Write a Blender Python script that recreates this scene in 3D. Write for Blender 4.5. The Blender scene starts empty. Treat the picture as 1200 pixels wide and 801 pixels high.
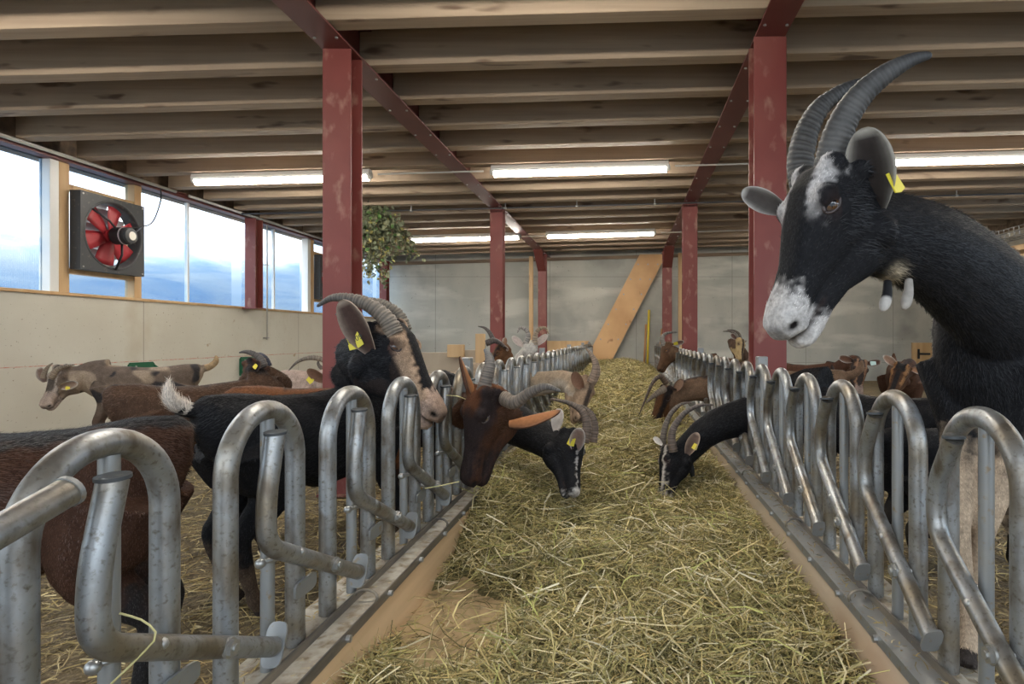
import bpy, math, random
import numpy as np
from mathutils import Vector, Matrix, noise as mnoise

C = bpy.context.scene.collection
rnd = random.Random(7)
R = math.radians
V = Vector

# ------------------------------------------------------------------ camera
# camera 1.0 m above the feed alley, level, looking straight down the barn (+Y); 700 px focal length
CAMZ = 1.0
cam_d = bpy.data.cameras.new('camera'); cam = bpy.data.objects.new('camera', cam_d); C.objects.link(cam)
cam.location = (0, 0, CAMZ); cam.rotation_euler = (R(90), 0, 0)
cam_d.sensor_width = 36; cam_d.lens = 21.0
cam_d.shift_x = -133 / 1200; cam_d.shift_y = -5.5 / 1200
cam_d.clip_start = .05
bpy.context.scene.camera = cam
sc = bpy.context.scene
sc.view_settings.view_transform = 'Standard'; sc.view_settings.look = 'None'
sc.view_settings.gamma = 1; sc.view_settings.use_curve_mapping = False
sc.view_settings.exposure = 1.35
sc.cycles.max_bounces = 8; sc.cycles.diffuse_bounces = 5; sc.cycles.glossy_bounces = 3
sc.cycles.transparent_max_bounces = 12; sc.cycles.sample_clamp_indirect = 6

# ------------------------------------------------------------------ sky
LAMP = 30.0
SKY = 2.0
w = bpy.data.worlds.new('sky'); sc.world = w; w.use_nodes = True
nt = w.node_tree; nt.nodes.clear()
tc = nt.nodes.new('ShaderNodeTexCoord'); sx = nt.nodes.new('ShaderNodeSeparateXYZ')
nt.links.new(tc.outputs['Generated'], sx.inputs[0])
nz = nt.nodes.new('ShaderNodeTexNoise'); nz.inputs['Scale'].default_value = 2.2; nz.inputs['Detail'].default_value = 4
mpn = nt.nodes.new('ShaderNodeMapping'); mpn.inputs['Scale'].default_value = (1, 1, 9)
nt.links.new(tc.outputs['Generated'], mpn.inputs[0]); nt.links.new(mpn.outputs[0], nz.inputs[0])
ma = nt.nodes.new('ShaderNodeMath'); ma.operation = 'MULTIPLY_ADD'; ma.inputs[1].default_value = .10
nt.links.new(nz.outputs['Fac'], ma.inputs[0]); nt.links.new(sx.outputs[2], ma.inputs[2])
rp = nt.nodes.new('ShaderNodeValToRGB'); nt.links.new(ma.outputs[0], rp.inputs[0])
e = rp.color_ramp.elements
e[0].position = .0; e[0].color = (.14, .15, .16, 1)
e[1].position = 1; e[1].color = (.55, .74, 1, 1)
for p_, c_ in ((.045, (.07, .10, .14, 1)), (.10, (.08, .125, .185, 1)), (.13, (.12, .165, .22, 1)), (.155, (.22, .27, .31, 1)), (.205, (.85, .93, 1, 1)), (.5, (.85, .93, 1, 1))):
    q = e.new(p_); q.color = c_
bg = nt.nodes.new('ShaderNodeBackground'); bg.inputs[1].default_value = SKY
nt.links.new(rp.outputs[0], bg.inputs[0])
wo = nt.nodes.new('ShaderNodeOutputWorld'); nt.links.new(bg.outputs[0], wo.inputs[0])

# ------------------------------------------------------------------ helpers
def P(px, py, Y):
    return V(((px - 733) / 700 * Y, Y, CAMZ - (py - 395) / 700 * Y))

def mat(name, base, rough=.6, metal=0, layers=(), bump=None, vc=None, rand=False, spec=.5, emit=None, sheen=0):
    m = bpy.data.materials.new(name); m.use_nodes = True
    t = m.node_tree; N = t.nodes; b = N['Principled BSDF']
    b.inputs['Roughness'].default_value = rough; b.inputs['Metallic'].default_value = metal
    b.inputs['Specular IOR Level'].default_value = spec
    if sheen: b.inputs['Sheen Weight'].default_value = sheen
    co = N.new('ShaderNodeTexCoord').outputs['Object']
    if rand:
        oi = N.new('ShaderNodeObjectInfo'); mm = N.new('ShaderNodeVectorMath'); mm.operation = 'ADD'
        sc_ = N.new('ShaderNodeMath'); sc_.operation = 'MULTIPLY'; sc_.inputs[1].default_value = 37
        t.links.new(oi.outputs['Random'], sc_.inputs[0]); t.links.new(co, mm.inputs[0]); t.links.new(sc_.outputs[0], mm.inputs[1])
        co = mm.outputs[0]
    if vc:
        a = N.new('ShaderNodeAttribute'); a.attribute_name = vc; col = a.outputs['Color']
    else:
        rgb = N.new('ShaderNodeRGB'); rgb.outputs[0].default_value = (*base, 1); col = rgb.outputs[0]
    for (scale, lo, hi, c2, detail) in layers:
        mp = N.new('ShaderNodeMapping'); mp.inputs['Scale'].default_value = scale if not isinstance(scale, (int, float)) else (scale,) * 3
        mp.inputs['Location'].default_value = (rnd.random() * 9, rnd.random() * 9, rnd.random() * 9)
        t.links.new(co, mp.inputs[0])
        n = N.new('ShaderNodeTexNoise'); n.inputs['Scale'].default_value = 1; n.inputs['Detail'].default_value = detail
        t.links.new(mp.outputs[0], n.inputs[0])
        r = N.new('ShaderNodeMapRange'); r.inputs[1].default_value = lo; r.inputs[2].default_value = hi
        t.links.new(n.outputs['Fac'], r.inputs[0])
        x = N.new('ShaderNodeMix'); x.data_type = 'RGBA'
        t.links.new(r.outputs[0], x.inputs[0]); t.links.new(col, x.inputs[6])
        if isinstance(c2, float):
            x.blend_type = 'MULTIPLY'; x.inputs[7].default_value = (c2, c2, c2, 1)
        else:
            x.inputs[7].default_value = (*c2, 1)
        col = x.outputs[2]
    t.links.new(col, b.inputs['Base Color'])
    if bump:
        mp = N.new('ShaderNodeMapping'); mp.inputs['Scale'].default_value = bump[0] if not isinstance(bump[0], (int, float)) else (bump[0],) * 3
        t.links.new(co, mp.inputs[0]); n = N.new('ShaderNodeTexNoise'); n.inputs['Scale'].default_value = 1; n.inputs['Detail'].default_value = 5
        t.links.new(mp.outputs[0], n.inputs[0])
        bp = N.new('ShaderNodeBump'); bp.inputs['Strength'].default_value = bump[1]; bp.inputs['Distance'].default_value = bump[2]
        t.links.new(n.outputs['Fac'], bp.inputs['Height']); t.links.new(bp.outputs[0], b.inputs['Normal'])
    if emit:
        b.inputs['Emission Color'].default_value = (*emit[0], 1); b.inputs['Emission Strength'].default_value = emit[1]
    return m

def lines(m, axis, positions, width, color):
    """thin seams of a different colour at given object-space coordinates"""
    t = m.node_tree; N = t.nodes; b = N['Principled BSDF']
    co = N.new('ShaderNodeTexCoord').outputs['Object']; s = N.new('ShaderNodeSeparateXYZ'); t.links.new(co, s.inputs[0])
    src = b.inputs['Base Color'].links[0].from_socket
    for p_ in positions:
        c = N.new('ShaderNodeMath'); c.operation = 'COMPARE'; c.inputs[1].default_value = p_; c.inputs[2].default_value = width
        t.links.new(s.outputs[axis], c.inputs[0])
        k = N.new('ShaderNodeMath'); k.operation = 'MULTIPLY'; k.inputs[1].default_value = .6; t.links.new(c.outputs[0], k.inputs[0])
        x = N.new('ShaderNodeMix'); x.data_type = 'RGBA'; t.links.new(k.outputs[0], x.inputs[0]); t.links.new(src, x.inputs[6])
        x.inputs[7].default_value = (*color, 1); src = x.outputs[2]
    t.links.new(src, b.inputs['Base Color'])

M = {}
M['joist'] = mat('joist_wood', (.42, .32, .225), .75, layers=[((.7, 30, 30), .3, .75, (.30, .22, .155), 5), ((2.2, 9, 9), .64, .74, (.13, .08, .05), 2), (1.2, .3, .8, .75, 3)], bump=((3, 60, 60), .3, .004), rand=True)
M['deck'] = mat('deck_wood', (.30, .215, .145), .8, layers=[((1, 12, 12), .3, .7, (.14, .10, .07), 4)])
M['pine'] = mat('pine', (.62, .42, .22), .6, layers=[((8, 8, .8), .35, .75, (.48, .29, .13), 4), ((6, 6, 2), .68, .76, (.28, .14, .06), 2)], bump=(40, .15, .002), rand=True)
M['pinebrace'] = mat('pine_brace', (.66, .40, .19), .6, layers=[((1.5, 8, 1.5), .35, .75, (.50, .28, .12), 4), ((5, 5, 3), .68, .76, (.30, .14, .06), 2)])
M['board'] = mat('kerb_board', (.64, .45, .26), .6, layers=[((7, .7, 14), .35, .75, (.46, .30, .16), 5), ((3, 2, 6), .6, .8, (.40, .30, .19), 3), ((9, 5, 9), .70, .76, (.30, .17, .08), 1)], bump=((20, 2, 40), .2, .002))
M['board2'] = mat('kerb_board_pale', (.60, .50, .38), .6, layers=[((7, .7, 14), .35, .75, (.48, .38, .27), 5), ((3, 2, 6), .55, .8, (.42, .30, .20), 3), (.9, .5, .7, (.60, .38, .25), 2)])
M['red'] = mat('red_paint', (.150, .030, .024), .5, layers=[(3, .45, .9, (.20, .045, .036), 4), ((9, 9, 5), .56, .80, (.36, .22, .16), 9), ((1.3, 1.3, .8), .55, .75, (.19, .060, .046), 3)], bump=(30, .12, .003), rand=True)
M['redgirder'] = mat('red_paint_clean', (.125, .032, .027), .5, layers=[(3, .4, .9, (.17, .045, .038), 4)])
M['concL'] = mat('pale_concrete', (.53, .50, .42), .8, layers=[(1.2, .3, .7, (.60, .58, .50), 6), ((3, 3, 5), .68, .74, (.36, .26, .15), 3), (35, .68, .78, (.22, .17, .11), 2), ((1.0, 1.0, .8), .60, .75, (.45, .38, .28), 4)], bump=(14, .12, .01))
M['concF'] = mat('grey_concrete', (.37, .37, .335), .85, layers=[((1.1, 1.1, .55), .38, .62, (.46, .45, .40), 8), ((.5, .5, 2.2), .53, .68, (.56, .55, .49), 7), (.7, .56, .72, (.25, .25, .23), 4), (20, .70, .8, (.20, .19, .17), 2)], bump=(9, .15, .01))
M['curb'] = mat('curb_concrete', (.36, .32, .26), .9, layers=[(12, .45, .6, (.52, .49, .42), 6), (25, .5, .7, (.22, .165, .10), 5), (60, .6, .75, (.50, .42, .27), 3)], bump=(50, .6, .006))
M['galv'] = mat('galvanised_steel', (.27, .28, .285), .42, metal=.75, layers=[(14, .35, .7, (.36, .38, .40), 5), (7, .42, .66, (.24, .205, .155), 8), ((22, 22, 9), .50, .72, (.13, .105, .08), 9), (110, .55, .78, (.12, .10, .075), 6)], bump=(60, .35, .0025), rand=True)
M['galv2'] = mat('galvanised_bar', (.27, .28, .285), .46, metal=.6, layers=[(20, .35, .7, (.30, .30, .29), 5), (50, .6, .72, (.28, .22, .15), 4)], bump=(50, .2, .002), rand=True)
M['flat'] = mat('dark_flat_bar', (.13, .12, .11), .5, metal=.6, layers=[((18, 3, 18), .45, .75, (.33, .28, .21), 5)], bump=(50, .3, .002))
M['cap'] = mat('plastic_cap', (.05, .055, .06), .5, layers=[(40, .6, .8, (.2, .18, .14), 3)])
M['bolt'] = mat('zinc_bolt', (.38, .38, .37), .42, metal=.8)
M['pipe'] = mat('grey_conduit', (.50, .49, .46), .5)
M['dark'] = mat('black_plastic', (.02, .02, .022), .45)
M['fanbox'] = mat('fan_housing', (.045, .048, .052), .5, layers=[(20, .6, .8, (.16, .14, .12), 3)])
M['blade'] = mat('red_blade', (.38, .03, .04), .4)
M['slat'] = mat('grey_shutter_slat', (.50, .48, .48), .5)
M['fanlabel'] = mat('motor_plate', (.65, .62, .56), .4)
M['white'] = mat('white_housing', (.75, .75, .73), .4)
M['tube'] = mat('lamp_diffuser', (1, 1, 1), .4, emit=((1, .93, .82), LAMP))
M['green'] = mat('green_plastic', (.012, .10, .05), .4)
M['yellow'] = mat('yellow_tag', (.75, .62, .05), .5)
M['tagwhite'] = mat('pale_tag', (.55, .72, .66), .5)
M['ink'] = mat('tag_ink', (.03, .03, .03), .6)
M['yhandle'] = mat('yellow_handle', (.70, .52, .04), .5)
M['ohandle'] = mat('wooden_handle', (.45, .22, .09), .6)
M['ply'] = mat('grey_plywood', (.42, .35, .26), .8, layers=[((3, 3, 1), .4, .7, (.33, .26, .19), 4)])
M['chalk'] = mat('red_chalk', (.50, .17, .13), .9, layers=[(30, .35, .65, (.55, .48, .40), 4)])
M['cable'] = mat('cable', (.05, .05, .055), .5)
M['ground'] = mat('yard_ground', (.30, .29, .27), .9, layers=[(2, .3, .7, (.22, .21, .19), 4)])
M['penfloor'] = mat('bedding', (.10, .075, .045), .95, layers=[(9, .4, .7, (.17, .125, .06), 6), (60, .5, .7, (.26, .20, .10), 3)], bump=(30, 1, .03))
M['feedfloor'] = mat('feed_floor', (.50, .36, .20), .8, layers=[((9, 3, 9), .35, .7, (.36, .26, .14), 5), (22, .5, .68, (.24, .19, .10), 5)], bump=(40, .3, .004))
M['haybase'] = mat('hay_under', (.155, .135, .055), .95, layers=[(30, .4, .7, (.09, .075, .03), 5), (90, .5, .7, (.27, .23, .10), 3)], bump=(45, 1, .03))
M['strand'] = mat('hay_strand', (1, 1, 1), .65, vc='Col', spec=.3)
M['leaf'] = mat('leaf', (1, 1, 1), .6, vc='Col')
M['twig'] = mat('twig', (.13, .09, .05), .8)
M['fur'] = mat('fur', (1, 1, 1), .75, vc='Col', spec=.10, layers=[(22, .3, .75, .72, 4), ((150, 150, 150), .35, .7, .65, 3)], bump=((140, 140, 140), .5, .003))
M['hair'] = mat('hair', (1, 1, 1), .5, vc='Col', spec=.22)
M['ear'] = mat('ear_skin', (1, 1, 1), .7, vc='Col', spec=.2, layers=[(60, .35, .75, .75, 3)])
M['horn'] = mat('horn', (1, 1, 1), .55, vc='Col', layers=[(18, .35, .75, .62, 5), (70, .5, .8, .7, 3)], bump=(90, .35, .003))
M['eye'] = mat('eye', (1, 1, 1), .06, vc='Col', spec=.8)
M['lid'] = mat('eyelid', (.045, .03, .028), .45)

# polycarbonate window sheet
m = bpy.data.materials.new('polycarbonate'); m.use_nodes = True; t = m.node_tree; t.nodes.clear()
o_ = t.nodes.new('ShaderNodeOutputMaterial'); mx = t.nodes.new('ShaderNodeMixShader'); tr = t.nodes.new('ShaderNodeBsdfTransparent')
gl = t.nodes.new('ShaderNodeBsdfGlossy'); gl.inputs['Roughness'].default_value = .12; gl.inputs[0].default_value = (.9, .95, 1, 1)
tcn = t.nodes.new('ShaderNodeTexCoord'); mp = t.nodes.new('ShaderNodeMapping'); mp.inputs['Scale'].default_value = (1, .35, 2.6)
nn = t.nodes.new('ShaderNodeTexNoise'); nn.inputs['Scale'].default_value = 1.6; nn.inputs['Detail'].default_value = 4; nn.inputs['Distortion'].default_value = .8  # wavy noise paints reflection streaks and dirt into the sheet tint
rr = t.nodes.new('ShaderNodeValToRGB'); rr.color_ramp.elements[0].position = .35; rr.color_ramp.elements[0].color = (.72, .84, .96, 1)
rr.color_ramp.elements[1].position = .62; rr.color_ramp.elements[1].color = (.97, .99, 1, 1)
wv = t.nodes.new('ShaderNodeTexWave'); wv.bands_direction = 'Y'; wv.inputs['Scale'].default_value = 22
bm_ = t.nodes.new('ShaderNodeBump'); bm_.inputs['Strength'].default_value = .4; bm_.inputs['Distance'].default_value = .01
t.links.new(tcn.outputs['Object'], mp.inputs[0]); t.links.new(mp.outputs[0], nn.inputs[0]); t.links.new(nn.outputs['Fac'], rr.inputs[0])
t.links.new(rr.outputs[0], tr.inputs[0]); t.links.new(tcn.outputs['Object'], wv.inputs[0]); t.links.new(wv.outputs['Fac'], bm_.inputs['Height'])
t.links.new(bm_.outputs[0], gl.inputs['Normal'])
mx.inputs[0].default_value = .14; t.links.new(tr.outputs[0], mx.inputs[1]); t.links.new(gl.outputs[0], mx.inputs[2]); t.links.new(mx.outputs[0], o_.inputs[0])
M['poly'] = m

def org(o):
    v = V((0, 0, 0))
    while o is not None:
        v += o.location; o = o.parent
    return v

def link(name, verts, faces, m, parent=None, smooth=False, col=None, at=None):
    me = bpy.data.meshes.new(name)
    off = org(parent) if parent else V((0, 0, 0))
    if at is not None: off = off + V(at)
    vs = np.asarray(verts, dtype=np.float64).reshape(-1, 3) - np.array(off)
    me.from_pydata(vs.tolist() if not isinstance(faces, np.ndarray) else vs, [], faces)
    if col is not None:
        a = me.color_attributes.new('Col', 'FLOAT_COLOR', 'POINT')
        c = np.ones((len(vs), 4)); c[:, :3] = np.asarray(col); a.data.foreach_set('color', c.ravel().astype(np.float32))
    if smooth: me.polygons.foreach_set('use_smooth', [True] * len(me.polygons))
    if m: me.materials.append(m)
    o = bpy.data.objects.new(name, me); C.objects.link(o)
    if parent: o.parent = parent
    if at is not None: o.location = at
    return o

class MB:
    def __init__(s): s.v = []; s.f = []; s.c = []
    def add(s, vs, fs, c=None):
        n = len(s.v); s.v += [tuple(p) for p in vs]; s.f += [tuple(i + n for i in f) for f in fs]
        if c is not None: s.c += [c] * len(vs) if not isinstance(c, list) else c
    def box(s, x0, x1, y0, y1, z0, z1, bev=0, slope=0.0):
        b = bev
        if b <= 0:
            vs = [(x, y, z + slope * x) for z in (z0, z1) for (x, y) in ((x0, y0), (x1, y0), (x1, y1), (x0, y1))]
            s.add(vs, [(3, 2, 1, 0), (4, 5, 6, 7), (0, 1, 5, 4), (1, 2, 6, 5), (2, 3, 7, 6), (3, 0, 4, 7)]); return s
        # chamfered box: 24 verts
        vs = []; idx = {}
        X = (x0, x1); Y = (y0, y1); Z = (z0, z1); sg = (1, -1)
        for i in (0, 1):
            for j in (0, 1):
                for k in (0, 1):
                    for a in (0, 1, 2):
                        p = [X[i] + sg[i] * b, Y[j] + sg[j] * b, Z[k] + sg[k] * b]
                        p[a] = (X, Y, Z)[a][(i, j, k)[a]]
                        idx[(i, j, k, a)] = len(vs); vs.append((p[0], p[1], p[2] + slope * p[0]))
        fs = []
        def q(*ks): fs.append(tuple(idx[k] for k in ks))
        for u in (0, 1):
            q((u, 0, 0, 0), (u, 1, 0, 0), (u, 1, 1, 0), (u, 0, 1, 0)) if u else q((u, 0, 1, 0), (u, 1, 1, 0), (u, 1, 0, 0), (u, 0, 0, 0))
            q((0, u, 1, 1), (1, u, 1, 1), (1, u, 0, 1), (0, u, 0, 1)) if u else q((0, u, 0, 1), (1, u, 0, 1), (1, u, 1, 1), (0, u, 1, 1))
            q((0, 0, u, 2), (1, 0, u, 2), (1, 1, u, 2), (0, 1, u, 2)) if u else q((0, 1, u, 2), (1, 1, u, 2), (1, 0, u, 2), (0, 0, u, 2))
        for i in (0, 1):
            for j in (0, 1):
                q((i, j, 0, 0), (i, j, 1, 0), (i, j, 1, 1), (i, j, 0, 1))
                q((i, 0, j, 0), (i, 1, j, 0), (i, 1, j, 2), (i, 0, j, 2))
                q((0, i, j, 1), (1, i, j, 1), (1, i, j, 2), (0, i, j, 2))
                for k in (0, 1): q((i, j, k, 0), (i, j, k, 1), (i, j, k, 2))
        s.add(vs, fs); return s
    def tube(s, pts, r, n=12, cap=True, flat=1.0, up=None):
        pts = [V(p) for p in pts]; rs = r if isinstance(r, (list, tuple)) else [r] * len(pts)
        vs = []; prev = None
        for i, p in enumerate(pts):
            d = (pts[min(i + 1, len(pts) - 1)] - pts[max(i - 1, 0)]).normalized()
            if prev is None:
                u = V(up) if up is not None else (V((0, 0, 1)) if abs(d.z) < .9 else V((1, 0, 0)))
            else: u = prev
            u = (u - d * u.dot(d)).normalized(); prev = u; wv_ = d.cross(u)
            for k in range(n):
                a = 2 * math.pi * k / n
                vs.append(p + (u * math.cos(a) + wv_ * math.sin(a) * flat) * rs[i])
        fs = [(i * n + k, i * n + (k + 1) % n, (i + 1) * n + (k + 1) % n, (i + 1) * n + k) for i in range(len(pts) - 1) for k in range(n)]
        if cap: fs += [tuple(range(n - 1, -1, -1)), tuple((len(pts) - 1) * n + k for k in range(n))]
        s.add(vs, fs); return s
    def plate(s, outline, axis, t):   # outline of 3D points, thickened along axis
        o = [V(p) for p in outline]; a = V(axis) * t; n = len(o)
        vs = [p - a / 2 for p in o] + [p + a / 2 for p in o]
        fs = [tuple(range(n - 1, -1, -1)), tuple(range(n, 2 * n))] + [(i, (i + 1) % n, n + (i + 1) % n, n + i) for i in range(n)]
        s.add(vs, fs); return s
    def ball(s, c, r, n=10, sc_=(1, 1, 1)):
        c = V(c); vs = [c + V((0, 0, r * sc_[2]))]; 
        for i in range(1, n):
            for k in range(2 * n):
                a = math.pi * i / n; b = math.pi * k / n
                vs.append(c + V((math.sin(a) * math.cos(b) * sc_[0], math.sin(a) * math.sin(b) * sc_[1], math.cos(a) * sc_[2])) * r)
        vs.append(c - V((0, 0, r * sc_[2]))); m_ = 2 * n; fs = []
        for k in range(m_):
            fs.append((0, 1 + k, 1 + (k + 1) % m_)); fs.append((len(vs) - 1, 1 + (n - 2) * m_ + (k + 1) % m_, 1 + (n - 2) * m_ + k))
        for i in range(n - 2):
            for k in range(m_): fs.append((1 + i * m_ + k, 1 + (i + 1) * m_ + k, 1 + (i + 1) * m_ + (k + 1) % m_, 1 + i * m_ + (k + 1) % m_))
        s.add(vs, fs); return s
    def build(s, name, m, parent=None, smooth=False, at=None):
        return link(name, s.v, s.f, m, parent, smooth, s.c if s.c else None, at)

def smooth_by_angle(o, ang=35):
    me = o.data
    me.polygons.foreach_set('use_smooth', [True] * len(me.polygons))
    try: me.set_sharp_from_angle(angle=R(ang))
    except Exception: pass
    return o

def empty(name, loc, label=None, cat=None, group=None):
    o = bpy.data.objects.new(name, None); C.objects.link(o); o.location = loc; o.empty_display_size = .1
    if label: o['label'] = label
    if cat: o['category'] = cat
    if group: o['group'] = group
    return o
def tag(o, label, cat, group=None, kind=None):
    o['label'] = label; o['category'] = cat
    if group: o['group'] = group
    if kind: o['kind'] = kind
    return o
def struct(o): o['kind'] = 'structure'; return o
def copy_tree(o, parent=None):
    c = o.copy(); C.objects.link(c); c.parent = parent
    for ch in o.children: copy_tree(ch, c)
    return c
def catmull(pts, n):
    pts = [V(p) for p in pts]; P_ = [pts[0] * 2 - pts[1]] + pts + [pts[-1] * 2 - pts[-2]]; out = []
    seg = len(pts) - 1
    for i in range(n):
        t_ = i / (n - 1) * seg; k = min(int(t_), seg - 1); u = t_ - k
        a, b, c, d = P_[k:k + 4]
        out.append(.5 * ((2 * b) + (c - a) * u + (2 * a - 5 * b + 4 * c - d) * u * u + (3 * b - a - 3 * c + d) * u ** 3))
    return out
ORD = ['first', 'second', 'third', 'fourth', 'fifth', 'sixth', 'seventh', 'eighth', 'ninth', 'tenth', 'eleventh', 'twelfth', 'thirteenth', 'fourteenth', 'fifteenth', 'sixteenth', 'seventeenth', 'eighteenth', 'nineteenth', 'twentieth', 'twenty-first', 'twenty-second', 'twenty-third', 'twenty-fourth']

# ------------------------------------------------------------------ the setting
XW, XR, YF, YB = -6.05, 7.9, 15.4, -2.5
XFL, XFR = -.86, .775            # feed fence lines
PEN = -.10                       # bedding level
SL = .028                        # roof slope towards +X
JB = 3.12                        # underside of the joists at x = 0
struct(MB().box(XW - 25, XR + 25, YB - 25, YF + 25, -.40, -.30).build('ground', M['ground']))
struct(MB().box(XFL - .02, XFR + .02, YB, YF, -.12, 0).build('floor', M['feedfloor']))
def bumpy(name, x0, x1, y0, y1, z, step, m, amp=.03, freq=3.0, hfun=None):
    nx = int((x1 - x0) / step); ny = int((y1 - y0) / step); vs = []
    for j in range(ny + 1):
        for i in range(nx + 1):
            x = x0 + (x1 - x0) * i / nx; y = y0 + (y1 - y0) * j / ny
            h = hfun(x, y) if hfun else z + amp * mnoise.noise(V((x * freq, y * freq, 0)))
            vs.append((x, y, h))
    fs = [(j * (nx + 1) + i, j * (nx + 1) + i + 1, (j + 1) * (nx + 1) + i + 1, (j + 1) * (nx + 1) + i) for j in range(ny) for i in range(nx)]
    return link(name, vs, fs, m, smooth=True)
def pen_h(x, y): return PEN - .02 + .025 * mnoise.noise(V((x * 2.2, y * 2.2, 5)))
struct(bumpy('floor_left_pen', XW, XFL - .1, YB, YF, PEN, .12, M['penfloor'], hfun=pen_h))
struct(bumpy('floor_right_pen', XFR + .1, XR, YB, YF, PEN, .12, M['penfloor'], hfun=pen_h))
# ceiling deck follows the slope
JH, JT = .30, .14
struct(MB().box(XW - .3, XR + .3, YB - .5, YF + .3, JB + JH + .0, JB + JH + .06, slope=SL).build('ceiling', M['deck']))
# left wall: concrete up to 1.45, window band, header
lines(M['concL'], 1, [2.4, 7.5, 11.05], .008, (.25, .22, .18))
struct(MB().box(XW - .25, XW, YB, YF, -.3, 1.45).build('wall_left', M['concL']))
struct(MB().box(XW - .16, XW + .02, YB, YF, 1.45, 1.485, .004).build('trim_1', M['pine']))
struct(MB().box(XW - .25, XW - .11, YB, YF, 2.88, 3.4).build('wall_left_header', M['deck']))
# far wall
lines(M['concF'], 2, [2.56, .35], .006, (.16, .16, .15))
lines(M['concF'], 0, [-4.9, -3.45, -1.95, .28, 2.75, 4.65, 6.9], .008, (.17, .17, .15))
struct(MB().box(XW - .25, XR + .25, YF, YF + .25, -.3, 3.6).build('wall_far', M['concF']))
# right wall, low concrete with a window band like the left
lines(M['concL'], 0, [99], .001, (.3, .3, .3))
struct(MB().box(XR, XR + .25, YB, YF, -.3, 1.45).build('wall_right', M['concL']))
struct(MB().box(XR, XR + .25, YB, YF, 3.18, 3.75).build('wall_right_header', M['deck']))
# window bays on the left: (y0, y1)
wn = 0
def window(y0, y1, x, z0, z1, split=None):
    global wn
    wn += 1
    b = MB().box(x, x + .016, y0, y1, z0, z1)
    o = struct(b.build('window_%d' % wn, M['poly']))
    return o
ZT, ZB = 2.88, 1.485
FANS = [(1.45, 2.35), (6.50, 7.36), (11.6, 12.46)]
BAYS = []
ycols = [4.3, 9.5, 14.65]
edges = [(-2.4, 1.28), (2.55, 4.05), (4.3, 6.28), (7.58, 9.30), (9.56, 11.25), (12.66, 14.5), (14.75, 15.38)]
for y0, y1 in edges: window(y0, y1, XW - .10, ZB, ZT)
wood_n = 1
frame = MB()
for (a, b_) in FANS:
    # timber studs each side of the fan with short panes above and below
    for (y0, y1, mm, tw) in ((a - .22, a - .12, 'white', 0), (a - .12, a - .0, 'pine', 0), (b_ + .0, b_ + .11, 'pine', 0), (b_ + .11, b_ + .22, 'white', 0)):
        wood_n += 1
        if mm == 'white' and y0 > b_: continue
        struct(MB().box(XW - .12, XW + .0, y0, y1, ZB, ZT, .003).build('trim_%d' % wood_n, M[mm]))
    for z0, z1 in ((1.70, 1.76), (2.61, 2.67)):
        wood_n += 1
        struct(MB().box(XW - .12, XW - .01, a, b_, z0, z1, .003).build('trim_%d' % wood_n, M['pine']))
    window(a, b_, XW - .10, ZB, 1.70); window(a, b_, XW - .10, 2.67, ZT)
struct(MB().box(XR, XR + .25, 10.9, YF, 1.45, 3.18).build('wall_right_end', M['concL']))
for y0, y1 in ((-2.4, 4.1), (4.3, 10.85)): window(y0, y1, XR + .10, 1.45, 3.18)
# thin vertical sheet joint in the long pane
for yy in (8.35, 10.4, 5.2, 3.3, 13.6):
    wood_n += 1
    struct(MB().box(XW - .115, XW - .07, yy, yy + .03, ZB, ZT).build('trim_%d' % wood_n, M['white']))
# deck-wood strip on the far wall, drawing the shaded gap under the last joist
wood_n += 1
struct(MB().box(XW, XR, YF - .06, YF, 3.02, 3.10, slope=SL).build('trim_%d' % wood_n, M['deck']))

# red chalk line on left wall
tag(MB().box(XW - .001, XW + .0015, 3.5, YF, .698, .708).build('chalk_line', M['chalk']), 'thin red chalk line snapped along the pale left concrete wall', 'marking')

# ------------------------------------------------------------------ red steel
def hbeam_col(name, x, y, z0, z1, label, cat='column', wd=.21, dp=.20, along='Y', haunch=None):
    t = empty(name, (x, y, z0), label, cat)
    f = .016
    MB().box(x - wd / 2, x + wd / 2, y - dp / 2, y - dp / 2 + f, z0, z1, .003).build('front_flange', M['red'], t)
    MB().box(x - wd / 2, x + wd / 2, y + dp / 2 - f, y + dp / 2, z0, z1, .003).build('rear_flange', M['red'], t)
    MB().box(x - .006, x + .006, y - dp / 2 + f, y + dp / 2 - f, z0, z1).build('web', M['red'], t)
    MB().box(x - wd / 2 - .03, x + wd / 2 + .03, y - dp / 2 - .03, y + dp / 2 + .03, z0, z0 + .02, .003).build('base_plate', M['red'], t)
    if haunch:
        b = MB()
        ya = y - dp / 2
        o = [(x - .006, ya, z1), (x - .006, ya, z1 - .42), (x - .006, ya - .75, z1)]
        b.plate(o, (1, 0, 0), .012)
        b.plate([(x - wd / 2, ya, z1 - .42), (x + wd / 2, ya, z1 - .42), (x + wd / 2, ya - .75, z1), (x - wd / 2, ya - .75, z1)], (0, -.49, -.87), .014)
        b.build('haunch', M['redgirder'], t)
    return t
XL, XRC = -2.034, 1.02
GH = .30
def zg(x): return JB + SL * x - .03
NAMEY = ['nearest', 'second', 'farthest']
for i, y in enumerate(ycols):
    hbeam_col('steel_column', XL, y, PEN - .02, zg(XL), 'red painted steel column, %s of the row in the left pen' % NAMEY[i], wd=.20, dp=.19, haunch=(i == 2))
    hbeam_col('steel_column', XRC, y, PEN - .02, zg(XRC), 'red painted steel column, %s of the row behind the right feed fence' % NAMEY[i], wd=.23, dp=.19, haunch=(i == 2))
    hbeam_col('wall_column', XW + .13, y + .02, 1.45, 2.88, 'red steel upright at the left window band, %s of three' % NAMEY[i], wd=.17, dp=.20)
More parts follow.
